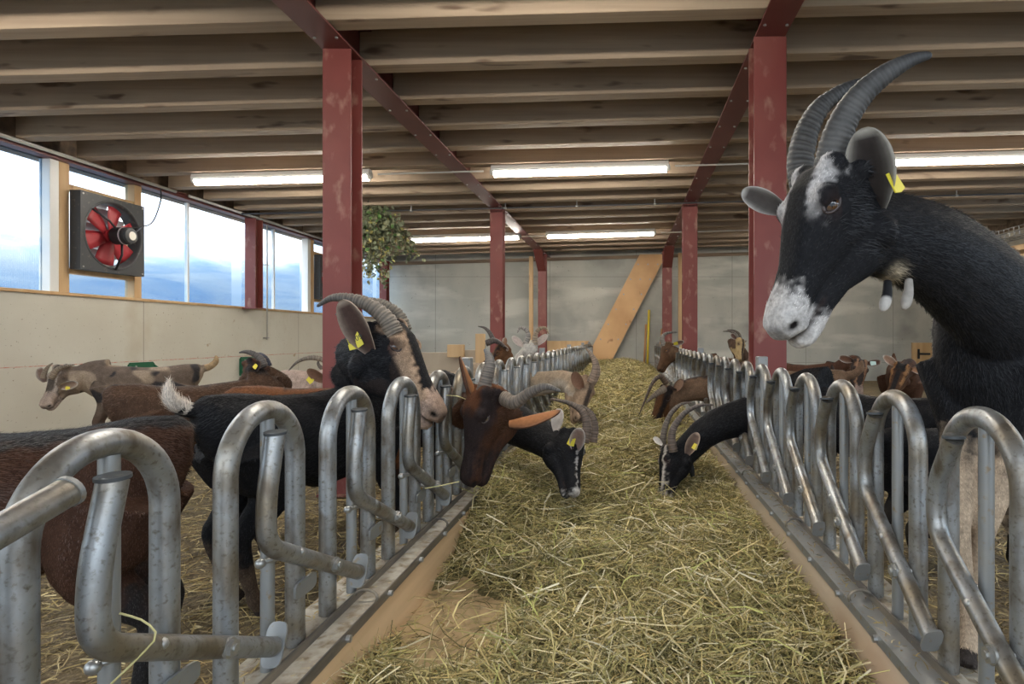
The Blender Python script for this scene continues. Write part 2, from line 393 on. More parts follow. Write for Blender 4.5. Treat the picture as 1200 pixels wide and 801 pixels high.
def girder(x, label):
    z = zg(x); t = empty('steel_girder', (x, YB, z), label, 'girder')
    MB().box(x - .105, x + .105, YB, YF, z, z + .014).build('bottom_flange', M['redgirder'], t)
    MB().box(x - .105, x + .105, YB, YF, z + GH - .014, z + GH).build('top_flange', M['redgirder'], t)
    MB().box(x - .006, x + .006, YB, YF, z + .014, z + GH - .014).build('web', M['redgirder'], t)
    for k in range(20):
        y = 2.1 + .65 * k
        for sx_ in (-.075, .075):
            MB().tube([(x + sx_, y, z), (x + sx_, y, z - .009)], .011, 6).build('bolt', M['bolt'], t)
girder(XL, 'long red steel girder over the left pen columns')
girder(XRC, 'long red steel girder over the right pen columns')
# header beam over the left windows
t = empty('window_header_beam', (XW + .05, YB, 2.88), 'dark red steel beam running above the left windows', 'beam')
MB().box(XW - .06, XW + .07, YB, YF, 2.88, 2.892).build('bottom_flange', M['redgirder'], t)
MB().box(XW - .06, XW + .07, YB, YF, 2.935, 2.947).build('top_flange', M['redgirder'], t)
MB().box(XW + .03, XW + .042, YB, YF, 2.892, 2.935).build('web', M['redgirder'], t)

# joists in three bays
bays = [('left bay beside the windows', XW + .085, XL - .012), ('middle bay over the feed alley', XL + .012, XRC - .012), ('right bay over the right pen', XRC + .012, XR - .02)]
for bi, (bn, x0, x1) in enumerate(bays):
    for k in range(21):
        yc = 1.36 + .65 * k + .65 * 0
        if yc > YF - .1: continue
        o = MB().box(x0, x1, yc - JT / 2, yc + JT / 2, JB, JB + JH, .004, slope=SL).build('roof_joist', M['joist'])
        off = V(((x0 + x1) / 2, yc, JB)); 
        o.data.transform(Matrix.Translation(-off)); o.location = off
        tag(o, 'timber roof joist, %s from the camera in the %s' % (ORD[k], bn), 'joist', None)

# ------------------------------------------------------------------ lights, conduits
def lampfix(xc, yc, label):
    z = JB + SL * xc - .105; L = 2.08
    t = empty('tube_lamp', (xc, yc, z), label, 'lamp', 'long fluorescent lamps under the roof joists')
    smooth_by_angle(MB().tube([(xc - L / 2 - .03, yc, z + .055 - SL * L / 2), (xc + L / 2 + .03, yc, z + .055 + SL * L / 2)], .062, 8, flat=1).build('housing', M['white'], t))
    MB().tube([(xc - L / 2, yc, z + .02 - SL * L / 2), (xc + L / 2, yc, z + .02 + SL * L / 2)], .052, 12, flat=1.0).build('diffuser', M['tube'], t, True)
    for s in (-1, 1):
        MB().tube([(xc + s * (L / 2 + .0), yc, z + .03 + s * SL * L / 2), (xc + s * (L / 2 + .05), yc, z + .03 + s * SL * L / 2)], [.055, .03], 10).build('end_cap', M['pipe'], t)
        MB().box(xc + s * L * .3 - .02, xc + s * L * .3 + .02, yc - .03, yc + .03, z + .08 + s * SL * L * .3, z + .108 + s * SL * L * .3).build('bracket', M['galv2'], t)
for (xc, yc, lb) in ((-4.16, 7.24, 'lit tube lamp crossing behind the nearest left column'), (-.55, 7.24, 'lit tube lamp over the middle of the feed alley, nearer row'), (4.2, 7.24, 'lit tube lamp to the right of the tall horned goat head'),
                     (-3.15, 11.76, 'lit tube lamp behind the hanging leafy branch'), (-.49, 11.76, 'lit tube lamp in front of the far wall above the diagonal brace'), (4.3, 11.76, 'lit tube lamp farthest back on the right'),
                     (-4.16, 2.68, 'lit tube lamp overhead left, unseen and added for light'), (-.55, 2.68, 'lit tube lamp overhead above the alley, unseen and added for light'), (4.2, 2.68, 'lit tube lamp overhead right, unseen and added for light')):  # unseen near row, added for its light in line with the visible rows
    lampfix(xc, yc, lb)
def conduit(name, pts, r, m, label, hang=None, group=None, cat='conduit'):
    t = empty(name, pts[0], label, cat, group)
    MB().tube(pts, r, 8).build('pipe', m, t, True)
    if hang:
        for p in hang:
            p = V(p)
            MB().tube([p + V((0, 0, hang_h)), p], .008, 6).build('hanger', M['bolt'], t)
            MB().tube([p - V((.02, 0, 0)), p + V((.02, 0, 0))], r * 1.5, 8).build('clip', M['bolt'], t, True)
    return t
hang_h = .10
def jz(x): return JB + SL * x
conduit('conduit', [(-3.0, 7.24, jz(-3.0) - .06), (-1.72, 7.24, jz(-1.7) - .06)], .011, M['pipe'], 'grey conduit between the left and middle nearer lamps')
conduit('conduit', [(.6, 7.24, jz(.6) - .06), (3.1, 7.24, jz(3.1) - .06)], .011, M['pipe'], 'grey conduit between the middle and right nearer lamps')
conduit('conduit', [(-2.05, 11.76, jz(-2.05) - .08), (-1.6, 11.76, jz(-1.6) - .08)], .010, M['pipe'], 'grey conduit left of the farthest middle lamp')
conduit('conduit', [(.7, 11.76, jz(.7) - .08), (3.1, 11.76, jz(3.1) - .08)], .010, M['pipe'], 'grey conduit right of the farthest middle lamp')
zc_ = 3.0
conduit('water_pipe', [(XW + .14, 9.2, 2.90), (-2, 9.2, jz(-2) - .08), (1, 9.2, jz(1) - .08), (XR - .1, 9.2, jz(XR) - .08)], .013, M['cable'], 'thin dark pipe hung across the whole barn under the joists',
        hang=[(x, 9.2, jz(x) - .08) for x in (-4.6, -3.3, -1.85, -.75, .45, 2.2, 3.6, 5.1)], cat='pipe')
conduit('wall_conduit', [(XW + .10, 1.0, 2.925), (XW + .10, 7.9, 2.925)], .020, M['pipe'], 'pale conduit clipped along the beam above the near left windows')
conduit('wall_conduit', [(XW + .10, 8.15, 2.925), (XW + .10, 15.2, 2.925)], .020, M['pipe'], 'pale conduit clipped along the beam above the far left windows')
t = conduit('drop_conduit', [(XW + .05, 10.0, 2.88), (XW + .05, 10.0, .96)], .012, M['pipe'], 'thin vertical conduit down the left wall between the windows')
for z in (2.2, .98): MB().box(XW, XW + .07, 9.97, 10.03, z, z + .02).build('clip', M['bolt'], t)

# ------------------------------------------------------------------ extractor fans
def fan(y0, label):
    w_ = .86; z0 = 1.745; x0, x1 = XW + .0, XW + .12
    yc, zc = y0 + w_ / 2, z0 + w_ / 2; t = empty('extractor_fan', (x0, yc, z0), label, 'fan', 'extractor fans in the left window band')
    # square plate with round opening
    n = 48; r = .375; b = MB(); vs = []; fs = []
    def sq(a):
        c, s = math.cos(a), math.sin(a); k = (w_ / 2) / max(abs(c), abs(s)); return c * k, s * k
    for X in (x1, x0):
        for k in range(n):
            a = 2 * math.pi * k / n; u, v = sq(a); vs.append((X, yc + u, zc + v))
        for k in range(n):
            a = 2 * math.pi * k / n; vs.append((X - (.0 if X == x1 else 0), yc + r * math.cos(a), zc + r * math.sin(a)))
    for k in range(n):
        j = (k + 1) % n
        fs += [(k, j, n + j, n + k), (2 * n + j, 2 * n + k, 3 * n + k, 3 * n + j), (k, 2 * n + k, 2 * n + j, j), (n + k, n + j, 3 * n + j, 3 * n + k)]
    b.add(vs, fs); b.build('housing', M['fanbox'], t)
    # bell-mouth ring
    b = MB(); vs = []; fs = []
    for i, (xx, rr_) in enumerate(((x1 + .001, .40), (x1 + .012, .385), (x1 - .01, .37), (x1 - .05, .362), (x0 - .02, .36))):
        for k in range(n): a = 2 * math.pi * k / n; vs.append((xx, yc + rr_ * math.cos(a), zc + rr_ * math.sin(a)))
    for i in range(4):
        for k in range(n): j = (k + 1) % n; fs.append((i * n + k, i * n + j, (i + 1) * n + j, (i + 1) * n + k))
    b.add(vs, fs); b.build('bell_mouth', M['fanbox'], t, True)
    # shutter slats behind
    for k in range(8):
        z = zc - .34 + k * .095; hw = math.sqrt(max(.36 ** 2 - (z + .03 - zc) ** 2, .01))
        b = MB(); b.plate([(x0 - .06, yc - hw, z), (x0 - .06, yc + hw, z), (x0 - .03, yc + hw, z + .085), (x0 - .03, yc - hw, z + .085)], (1, 0, .3), .006); b.build('shutter_slat', M['slat'], t)
    # blades
    hub = MB().tube([(x1 - .09, yc, zc), (x1 - .02, yc, zc)], .075, 20).build('hub', M['blade'], t)
    for k in range(6):
        a = 2 * math.pi * k / 6 + .3; b = MB(); vs = []; fs = []
        for i in range(6):
            rr_ = .06 + i * .057; tw = .55 - .05 * i; half = .09 + .012 * i
            for j in range(4):
                u = (j / 3 - .5) * 2 * half; aa = a + u * math.cos(tw) / max(rr_, .12) * .8
                vs.append((x1 - .06 + u * math.sin(tw) * .35, yc + rr_ * math.cos(aa), zc + rr_ * math.sin(aa)))
        for i in range(5):
            for j in range(3): fs.append((i * 4 + j, i * 4 + j + 1, (i + 1) * 4 + j + 1, (i + 1) * 4 + j))
        b.add(vs, fs); o = b.build('blade', M['blade'], t, True)
        md = o.modifiers.new('s', 'SOLIDIFY'); md.thickness = .005
    # motor and bracket arms
    mo = MB().tube([(x1 - .0, yc, zc), (x1 + .02, yc, zc), (x1 + .16, yc, zc), (x1 + .17, yc, zc)], [.06, .10, .10, .09], 24).build('motor', M['dark'], t)
    for k in range(10):
        xx = x1 + .03 + k * .012; MB()
    smooth_by_angle(MB().tube([(x1 + .165, yc, zc), (x1 + .20, yc, zc), (x1 + .21, yc, zc)], [.088, .088, .07], 24).build('motor_cap', M['fanbox'], t))
    MB().tube([(x1 + .211, yc, zc), (x1 + .214, yc, zc)], .05, 20).build('rating_plate', M['fanlabel'], t)
    MB().tube([(x1 + .12, yc, zc), (x1 + .135, yc, zc)], .102, 24).build('label_band', M['slat'], t)
    for a in (R(140), R(270), R(25)):
        e_ = V((x1 + .015, yc + .395 * math.cos(a), zc + .395 * math.sin(a))); i_ = V((x1 + .09, yc + .22 * math.cos(a), zc + .22 * math.sin(a))); c_ = V((x1 + .09, yc + .08 * math.cos(a), zc + .08 * math.sin(a)))
        MB().tube([e_, i_, c_], .012, 8).build('bracket_arm', M['dark'], t, True)
    for (dy, dz) in ((-1, -1), (1, -1), (1, 1), (-1, 1)):
        MB().tube([(x1, yc + dy * .4, zc + dz * .4), (x1 + .006, yc + dy * .4, zc + dz * .4)], .010, 8).build('screw', M['bolt'], t)
    # supply cable
    p = catmull([(x1 + .10, yc + .05, zc + .1), (x1 + .05, yc + .30, zc + .16), (x1 + .03, yc + .52, zc + .26), (XW + .14, yc + .66, 2.72), (XW + .10, yc + .72, 2.90)], 20)
    MB().tube(p, .008, 6).build('cable', M['cable'], t, True)
fan(FANS[0][0], 'extractor fan in the left windows nearest the camera, out of the picture')
fan(FANS[1][0], 'square black extractor fan with red blades in the near left windows')
fan(FANS[2][0], 'farther extractor fan, half hidden behind the nearest left red column')

# ------------------------------------------------------------------ kerbs, boards and rails of the feed alley
CT = .19
def curb(sgn, xf, xo, label):
    # concrete curb under the fence
    xi = xf + sgn * .10      # pen side
    a, b_ = sorted((xi, xo + sgn * .022))
    struct(MB().box(a, b_, YB, YF, -.28, CT, .006).build('trim_%d' % (90 if sgn < 0 else 91), M['curb']))
    a, b_ = sorted((xo + sgn * .022, xo))
    tag(MB().box(a, b_, YB, YF, 0, CT - .02, .002).build('kerb_board', M['board'] if sgn < 0 else M['board2']), label + ' wooden board facing the kerb of the feed alley', 'board')
    t = empty('kerb_rail', (xo, YB, CT), 'steel flat bars and bolts capping the %s kerb' % label, 'rail')
    a, b_ = sorted((xo + sgn * .060, xo + sgn * .066))
    MB().box(a, b_, YB, YF, CT, CT + .028).build('upright_flange', M['flat'], t)
    a, b_ = sorted((xo + sgn * .0, xo + sgn * .060))
    MB().box(a, b_, YB, YF, CT, CT + .004).build('flat_bar', M['galv2'] if sgn > 0 else M['curb'], t)
    a, b_ = sorted((xo - sgn * .005, xo))
    MB().box(a, b_, YB, YF, CT - .025, CT + .005).build('face_bar', M['flat'] if sgn < 0 else M['galv2'], t)
    k = 0; y = 1.05
    while y < 9 and k < 40:
        MB().tube([(xo - sgn * .004, y, CT - .012), (xo - sgn * .016, y, CT - .012)], .010, 8).build('bolt', M['bolt'], t)
        y += .29; k += 1
    for y in (1.83, 2.55, 3.5, 4.6):
        pts = [(xo + sgn * .03 - sgn * .035 * math.cos(a), y + .0, CT + .012 + .025 * math.sin(a)) for a in [R(q) for q in range(-60, 200, 20)]]
        MB().tube(pts, .005, 6).build('ring', M['flat'], t, True)
curb(-1, XFL, -.765, 'left')
curb(1, XFR, .69, 'right')

# ------------------------------------------------------------------ feed fence
TR = .0237
def arc_arch(W=.27, top=.85, r=TR):
    pts = []; z0 = CT
    R_ = W / 2; zc = top - r - R_
    pts.append((0, -R_, z0)); pts.append((0, -R_, (z0 + zc) / 2))
    for k in range(0, 27):
        a = math.pi - math.pi * k / 26; pts.append((0, R_ * math.cos(a), zc + R_ * math.sin(a)))
    pts.append((0, R_, (z0 + zc) / 2)); pts.append((0, R_, z0))
    return pts
def rounded(pts, rad, n=6):
    pts = [V(p) for p in pts]; out = [pts[0]]
    for i in range(1, len(pts) - 1):
        a, b_, c_ = pts[i - 1], pts[i], pts[i + 1]
        r1 = min(rad, (a - b_).length * .45, (c_ - b_).length * .45)
        p0 = b_ + (a - b_).normalized() * r1; p1 = b_ + (c_ - b_).normalized() * r1
        for k in range(n + 1):
            u = k / n; out.append(p0 * (1 - u) ** 2 + b_ * 2 * u * (1 - u) + p1 * u * u)
    out.append(pts[-1]); return out
def oval(c, u, v, a, b_, n=16, sq=.55):
    c = V(c); u = V(u); v = V(v); o = []
    for k in range(n):
        t_ = 2 * math.pi * k / n; cs, sn = math.cos(t_), math.sin(t_)
        o.append(c + u * a * math.copysign(abs(cs) ** sq, cs) + v * b_ * math.copysign(abs(sn) ** sq, sn))
    return o
def make_unit(sg):
    """meshes of one feeding place; alley lies towards -sg*x ; lever slopes towards ys*y"""
    ys = 1 if sg < 0 else -1
    al = -sg
    D = {}
    r = MB(); r.tube(arc_arch(), TR, 20); D['arch'] = (r, 'galv')
    r = MB(); r.tube([(0, .015 * ys, CT), (0, .015 * ys, .85 - .045)], .0155, 14); D['middle_bar'] = (r, 'galv2')
    xo = al * .045
    endu, endz, bu, bz = (.40, .285, -.07, .525) if sg < 0 else (.29, .285, -.11, .545)
    lv = rounded([(xo, -.03 * ys, .775), (xo, bu * ys + .005 * ys, bz + .11), (xo, (bu + .005) * ys, bz), (xo, endu * ys, endz)], .09)
    r = MB(); r.tube(lv, .0215, 16); D['lever'] = (r, 'galv')
    r = MB(); r.tube([(xo, -.03 * ys, .775), (xo, -.0305 * ys, .781)], .0245, 16); D['end_cap'] = (r, 'cap')
    d = V((0, (endu - bu) * ys, endz - bz)).normalized(); n_ = V((0, -d.z, d.y))
    e_ = V((xo, endu * ys, endz)) + d * .006
    r = MB(); r.plate(oval(e_ + n_ * .005, V((0, 0, 1)) * .9 + V((0, .4 * ys, 0)), V((1, 0, 0)), .050 if sg < 0 else .034, .024), d, .006); D['end_plate'] = (r, 'galv2')
    # pivot bolt and nut
    pb = V((0, bu * ys, bz)).lerp(V((0, endu * ys, endz)), .62); pb.x = xo
    r = MB(); r.tube([pb - V((al * .05, 0, 0)), pb + V((al * .034, 0, 0))], .008, 8); r.tube([pb + V((al * .022, 0, 0)), pb + V((al * .030, 0, 0))], .017, 6); r.tube([pb + V((al * .016, 0, 0)), pb + V((al * .022, 0, 0))], .020, 14)
    D['pivot_bolt'] = (r, 'bolt')
    # stop pin from middle bar
    z = bz - .055 if sg < 0 else bz - .10
    r = MB(); r.tube([(al * .0, .015 * ys - .03 * ys, z), (al * .055, .05 * ys, z)], .0065, 8); r.ball((al * .0 + al * .004, -.02 * ys, z), .012, 6); r.ball((al * .058, .052 * ys, z), .0115, 6)
    D['stop_pin'] = (r, 'bolt')
    r = MB(); r.plate(oval((al * .027, (.135) * ys, .355), (0, 1, 0), (0, 0, 1), .052, .022), (1, 0, 0), .006); D['stop_plate'] = (r, 'galv2')
    return D
def place_fence(sg, xf, y0, pitch, count):
    D = make_unit(sg); side = 'left' if sg < 0 else 'right'
    proto = {}
    per = 7; panel = None
    for i in range(count):
        y = y0 + pitch * i
        if i % per == 0 or panel is None:
            pn = i // per
            nm = ['nearest the camera', 'second from the camera', 'third from the camera', 'fourth from the camera', 'farthest away'][min(pn, 4)]
            panel = empty('feed_fence', (xf, y, CT), 'galvanised %s feed fence panel of arched tubes, %s' % (side, nm), 'feed fence')
            # square end post and foot rail
            yp = y + pitch * (min(per, count - i)) - pitch * .5
            if yp < 15.2:
                MB().box(xf + sg * .045 - .03, xf + sg * .045 + .03, yp - .035, yp + .035, CT, .885, .004).build('end_post', M['galv2'], panel)
            a, b_ = sorted((xf - sg * 0 - .022, xf + .022))
            MB().box(a, b_, y - pitch / 2, min(yp, YF - .05), CT, CT + .012).build('foot_plate', M['curb'], panel)
        first = not proto
        for nm, (b, mt) in D.items():
            special = (sg < 0 and i == 0 and nm in ('lever', 'end_cap', 'end_plate', 'pivot_bolt'))
            if special: continue
            par = panel
            if nm in ('end_cap', 'end_plate', 'pivot_bolt'): par = lever_o
            if nm not in proto:
                o = smooth_by_angle(link(nm, b.v, b.f, M[mt])); proto[nm] = o
            else:
                o = bpy.data.objects.new(nm, proto[nm].data); C.objects.link(o)
            if nm == 'lever': lever_o = o
            o.parent = par
            if par is panel: o.location = V((xf, y, 0)) - panel.location
            else: o.location = (0, 0, 0)
        if sg < 0 and i == 0:
            # the nearest lever is swung over: its upper arm leans back towards the camera
            xo = xf + .05
            L_ = rounded([(xo, .865, .775), (xo - .005, .66, .715), (xo, .60, .62), (xo, .98, .33)], .08)
            o = smooth_by_angle(MB().tube(L_, .0215, 18).build('lever', M['galv'], panel))
            a = V((xo, .865, .775)); d = (a - V((xo - .005, .66, .715))).normalized()
            smooth_by_angle(MB().tube([a, a + d * .007], .0235, 18).build('end_cap', M['galv2'], o))
place_fence(-1, XFL, .54, .44, 33)
place_fence(1, XFR, .88, .418, 34)

# ------------------------------------------------------------------ far-wall things
def brace():
    a, b_ = P(700, 425, 15.2), P(774, 281, 15.2)
    d = (b_ - a).normalized(); n_ = V((-d.z, 0, d.x)); hw = .30
    t = empty('diagonal_brace', a, 'wide diagonal pine plank brace leaning against the far wall', 'brace')
    top = JB + SL * .2 - .02
    def at_z(off, z): p = a + n_ * off; return p + d * ((z - p.z) / d.z)
    o = [at_z(-hw, .1), at_z(hw, .1), at_z(hw, top), at_z(-hw, top)]
    MB().plate(o, (0, 1, 0), .08).build('plank', M['pinebrace'], t)
    for k in range(6):
        z = .95 + k * .38
        for s in ((-.2, .2) if k < 4 else (-.22, 0, .22)):
            p = at_z(s, z); MB().tube([p - V((0, .04, 0)), p - V((0, .055, 0))], .02, 8).build('screw', M['bolt'], t)
brace()
def post(px, y, w_, z0, z1, label, m='pine', name='timber_post'):
    x = (px - 733) / 700 * y
    o = MB().box(x - w_ / 2, x + w_ / 2, y - .03, y + .03, z0, z1, .004).build(name, M[m]); tag(o, label, 'post')
post(622.5, 14.9, .10, PEN, 3.02, 'slim pale timber post left of the farthest left red column')
post(797, 14.9, .10, PEN, 3.1, 'slim pale timber post behind the farthest right red column')
post(563, 6.6, .10, PEN, 1.04, 'short timber post behind the brown horned goat in the left pen')
tag(MB().box(-2.05, -.92, 15.0, 15.05, .5, .91, .004).build('timber_board', M['pine']), 'pale timber board across the left pen in front of the far wall', 'board')
tag(MB().box(-2.35, -1.84, 6.7, 6.73, PEN, .83, .004).build('plywood_panel', M['ply']), 'weathered plywood panel in the left pen beside the black goat muzzle', 'panel')
tag(MB().box(-1.82, -1.55, 6.62, 6.66, PEN, .86, .004).build('plywood_panel', M['ply']), 'narrow upright board in the left pen beside the short timber post', 'panel')
tag(MB().box(-1.96, -1.78, 6.56, 6.62, .78, .92, .004).build('timber_block', M['pine']), 'small pale timber block on top of the plywood panel', 'block')
def stick(p0, p1, r, m, label):
    o = MB().tube([p0, p1], r, 10).build('tool_handle', M[m], None, True); tag(o, label, 'tool handle')
stick(P(758.5, 436, 15.2) , P(760.5, 363, 15.32), .028, 'yhandle', 'yellow tool handle leaning upright against the far wall')
stick(P(754.5, 436, 15.2), P(757, 380, 15.32), .026, 'ohandle', 'brown wooden tool handle left of the yellow one at the far wall')
stick(P(771, 430, 15.2), P(776, 385, 15.32), .026, 'ohandle', 'short brown tool handle right of the yellow one at the far wall')
t = empty('plank_door', (7.5, 15.3, PEN), 'small pine plank door at the far wall on the right', 'door')
MB().box(7.35, 7.86, 15.3, 15.36, PEN, .86, .004).build('door_leaf', M['pine'], t)
MB().box(7.5, 7.8, 15.28, 15.30, .55, .60).build('hinge', M['dark'], t); MB().box(7.48, 7.53, 15.28, 15.30, .45, .70).build('hinge', M['dark'], t)
# water bowls on the left wall
def bowl(y, label):
    x0 = XW; t = empty('water_bowl', (x0, y, .45), label, 'water bowl', 'green water bowls on the left wall')
    b = MB(); b.plate([(x0 + .015, y - .20, .40), (x0 + .015, y + .20, .40), (x0 + .015, y + .20, .66), (x0 + .015, y + .17, .69), (x0 + .015, y - .17, .69), (x0 + .015, y - .20, .66)], (1, 0, 0), .02); b.build('back_plate', M['green'], t)
    n = 20; b = MB(); vs = []; fs = []
    rings = [(.0, .20, .0), (.19, .19, .20), (.21, .20, .20), (.185, .17, .19), (.12, .12, .06)]
    for (rx, ry, z) in ((.10, .10, .0), (.24, .19, .16), (.26, .205, .16), (.235, .18, .15), (.10, .08, .03)):
        for k in range(n): a = math.pi * k / (n - 1) - math.pi / 2; vs.append((x0 + .02 + rx * math.cos(a), y + ry * math.sin(a), .38 + z))
    for i in range(4):
        for k in range(n - 1): fs.append((i * n + k, i * n + k + 1, (i + 1) * n + k + 1, (i + 1) * n + k))
    b.add(vs, fs); b.build('basin', M['green'], t, True)
    for s in (-1, 1): b = MB(); b.plate([(x0 + .02, y + s * .19, .66), (x0 + .20, y + s * .19, .54), (x0 + .20, y + s * .19, .50), (x0 + .02, y + s * .19, .45)], (0, 1, 0), .012); b.build('side_cheek', M['green'], t)
    MB().tube([(x0 + .025, y - .1, .64), (x0 + .033, y - .1, .64)], .014, 10).build('screw', M['bolt'], t)
bowl(7.45, 'green water bowl on the left wall behind the grey spotted goat')
bowl(9.55, 'green water bowl on the left wall behind the brown goat head')
# cable tray & timbers upper right
t = empty('cable_tray', (5.6, 8.2, 2.5), 'wire mesh cable tray running along the upper right, above the goat back', 'cable tray')
for k in range(0, 28):
    yy = 7.2 + k * .12
    MB().tube([(5.85, yy, 2.66), (5.85, yy, 2.52), (6.1, yy, 2.52), (6.1, yy, 2.66)], .006, 4).build('cross_wire', M['galv2'], t)
for (x, z) in ((5.85, 2.66), (5.85, 2.59), (5.85, 2.52), (5.97, 2.52), (6.1, 2.52), (6.1, 2.66)):
    MB().tube([(x, 6.8, z), (x, 10.6, z)], .007, 5).build('long_wire', M['galv2'], t)
for yy in (7.4, 9.8):
    MB().box(6.03, 6.09, yy - .03, yy + .03, 2.421, 2.513).build('bracket', M['galv2'], t)
tag(MB().box(6.02, 6.38, 6.6, 10.7, 2.33, 2.42, .005).build('timber_rail', M['pine']), 'long timber rail below the cable tray at upper right', 'rail')
tag(MB().box(5.80, 5.95, 6.6, 10.7, 2.10, 2.22, .005).build('timber_rail', M['pine']), 'lower long timber rail at upper right, nearest the goat back', 'rail')
for yy in (7.0, 10.5):
    tag(MB().box(6.12, 6.22, yy - .05, yy + .05, PEN, 2.329, .004).build('timber_post', M['pine']), 'timber post carrying the %s end of the upper right rails' % ('near' if yy < 8 else 'far'), 'post')
# ------------------------------------------------------------------ hanging branch
def branch_bundle():
    top = P(437, 243, 9.25); t = empty('leafy_branch', top, 'bundle of drying leafy branches hung from the pipe beside a column', 'branch')
    rg = random.Random(3); tw = MB(); lv = MB()
    tips = [(-.22, -.75), (-.12, -.95), (0, -1.05), (.1, -.9), (.22, -1.1), (.3, -.7), (.62, -.72), (.55, -.55), (.1, -.6), (-.2, -.5), (-.3, -.85), (.05, -.45), (.40, -.55)]
    for (dx, dz) in tips:
        dy = rg.uniform(-.25, .15); e_ = top + V((dx, dy, dz)); mid = top + V((dx * .55, dy * .6, dz * .35))
        pts = catmull([top + V((0, 0, .05)), mid, e_], 12); tw.tube(pts, [.012 - .0008 * i for i in range(12)], 5)
        for p in pts[1:]:
            for _ in range(17):
                c = p + V((rg.gauss(0, .06), rg.gauss(0, .06), rg.gauss(-.01, .06)))
                a = V((rg.gauss(0, 1), rg.gauss(0, 1), rg.gauss(-.5, 1))).normalized(); u = a.cross(V((rg.gauss(0, 1), rg.gauss(0, 1), rg.gauss(0, 1)))).normalized(); n_ = a.cross(u)
                L = rg.uniform(.05, .085); w_ = L * .38
                q = rg.random(); cl = (.13, .15, .085) if q < .45 else ((.21, .22, .13) if q < .84 else ((.42, .38, .13) if q < .94 else (.10, .20, .05)))
                j = rg.uniform(.75, 1.25); cl = tuple(x * j for x in cl)
                vs = [c, c + a * L * .35 + u * w_ + n_ * .008, c + a * L * .75 + u * w_ * .7 + n_ * .004, c + a * L, c + a * L * .75 - u * w_ * .7 + n_ * .004, c + a * L * .35 - u * w_ + n_ * .008, c + a * L * .5]
                lv.add(vs, [(0, 1, 6), (1, 2, 6), (2, 3, 6), (3, 4, 6), (4, 5, 6), (5, 0, 6)], cl)
    tw.build('twigs', M['twig'], t); o = lv.build('foliage', M['leaf'], t); o['kind'] = 'stuff'
branch_bundle()

# ------------------------------------------------------------------ hay
def sstep(a, b_, x):
    t_ = max(0, min(1, (x - a) / (b_ - a))); return t_ * t_ * (3 - 2 * t_)
def hay_h(x, y):
    n1 = mnoise.noise(V((x * 2.0, y * 1.6, 1))); n2 = mnoise.noise(V((x * 6, y * 6, 4))); n3 = mnoise.noise(V((x * 15, y * 15, 9)))
    h = .045 + .04 * math.exp(-((x - .1) / .45) ** 2)
    left = .17 * sstep(2.5, 3.3, y - .5 * (x + .7)) * (1 - sstep(.15, .6, x) * .75)
    h += left
    h += .12 * sstep(4.8, 8.5, y) * (1 - .3 * sstep(.4, .7, x)) + .04 * sstep(9, 14, y)
    h += .05 * n1 + .035 * n2 + .02 * n3
    # bare patch of the feed floor near the left board
    h -= .13 * math.exp(-(((x + .62) / .20) ** 2 + ((y - 2.05) / .36) ** 2))
    h -= .10 * math.exp(-(((x - .25) / .22) ** 2 + ((y - 3.5) / .3) ** 2))
    h *= 1 - .6 * sstep(.55, .69, x) * (1 - sstep(4.5, 6, y))
    return max(h, -.02)
hay = bumpy('hay', -.765, .69, .6, 15.35, 0, .03, M['haybase'], hfun=hay_h)
tag(hay, 'loose green-gold hay heaped along the feed alley', 'hay', None, 'stuff')

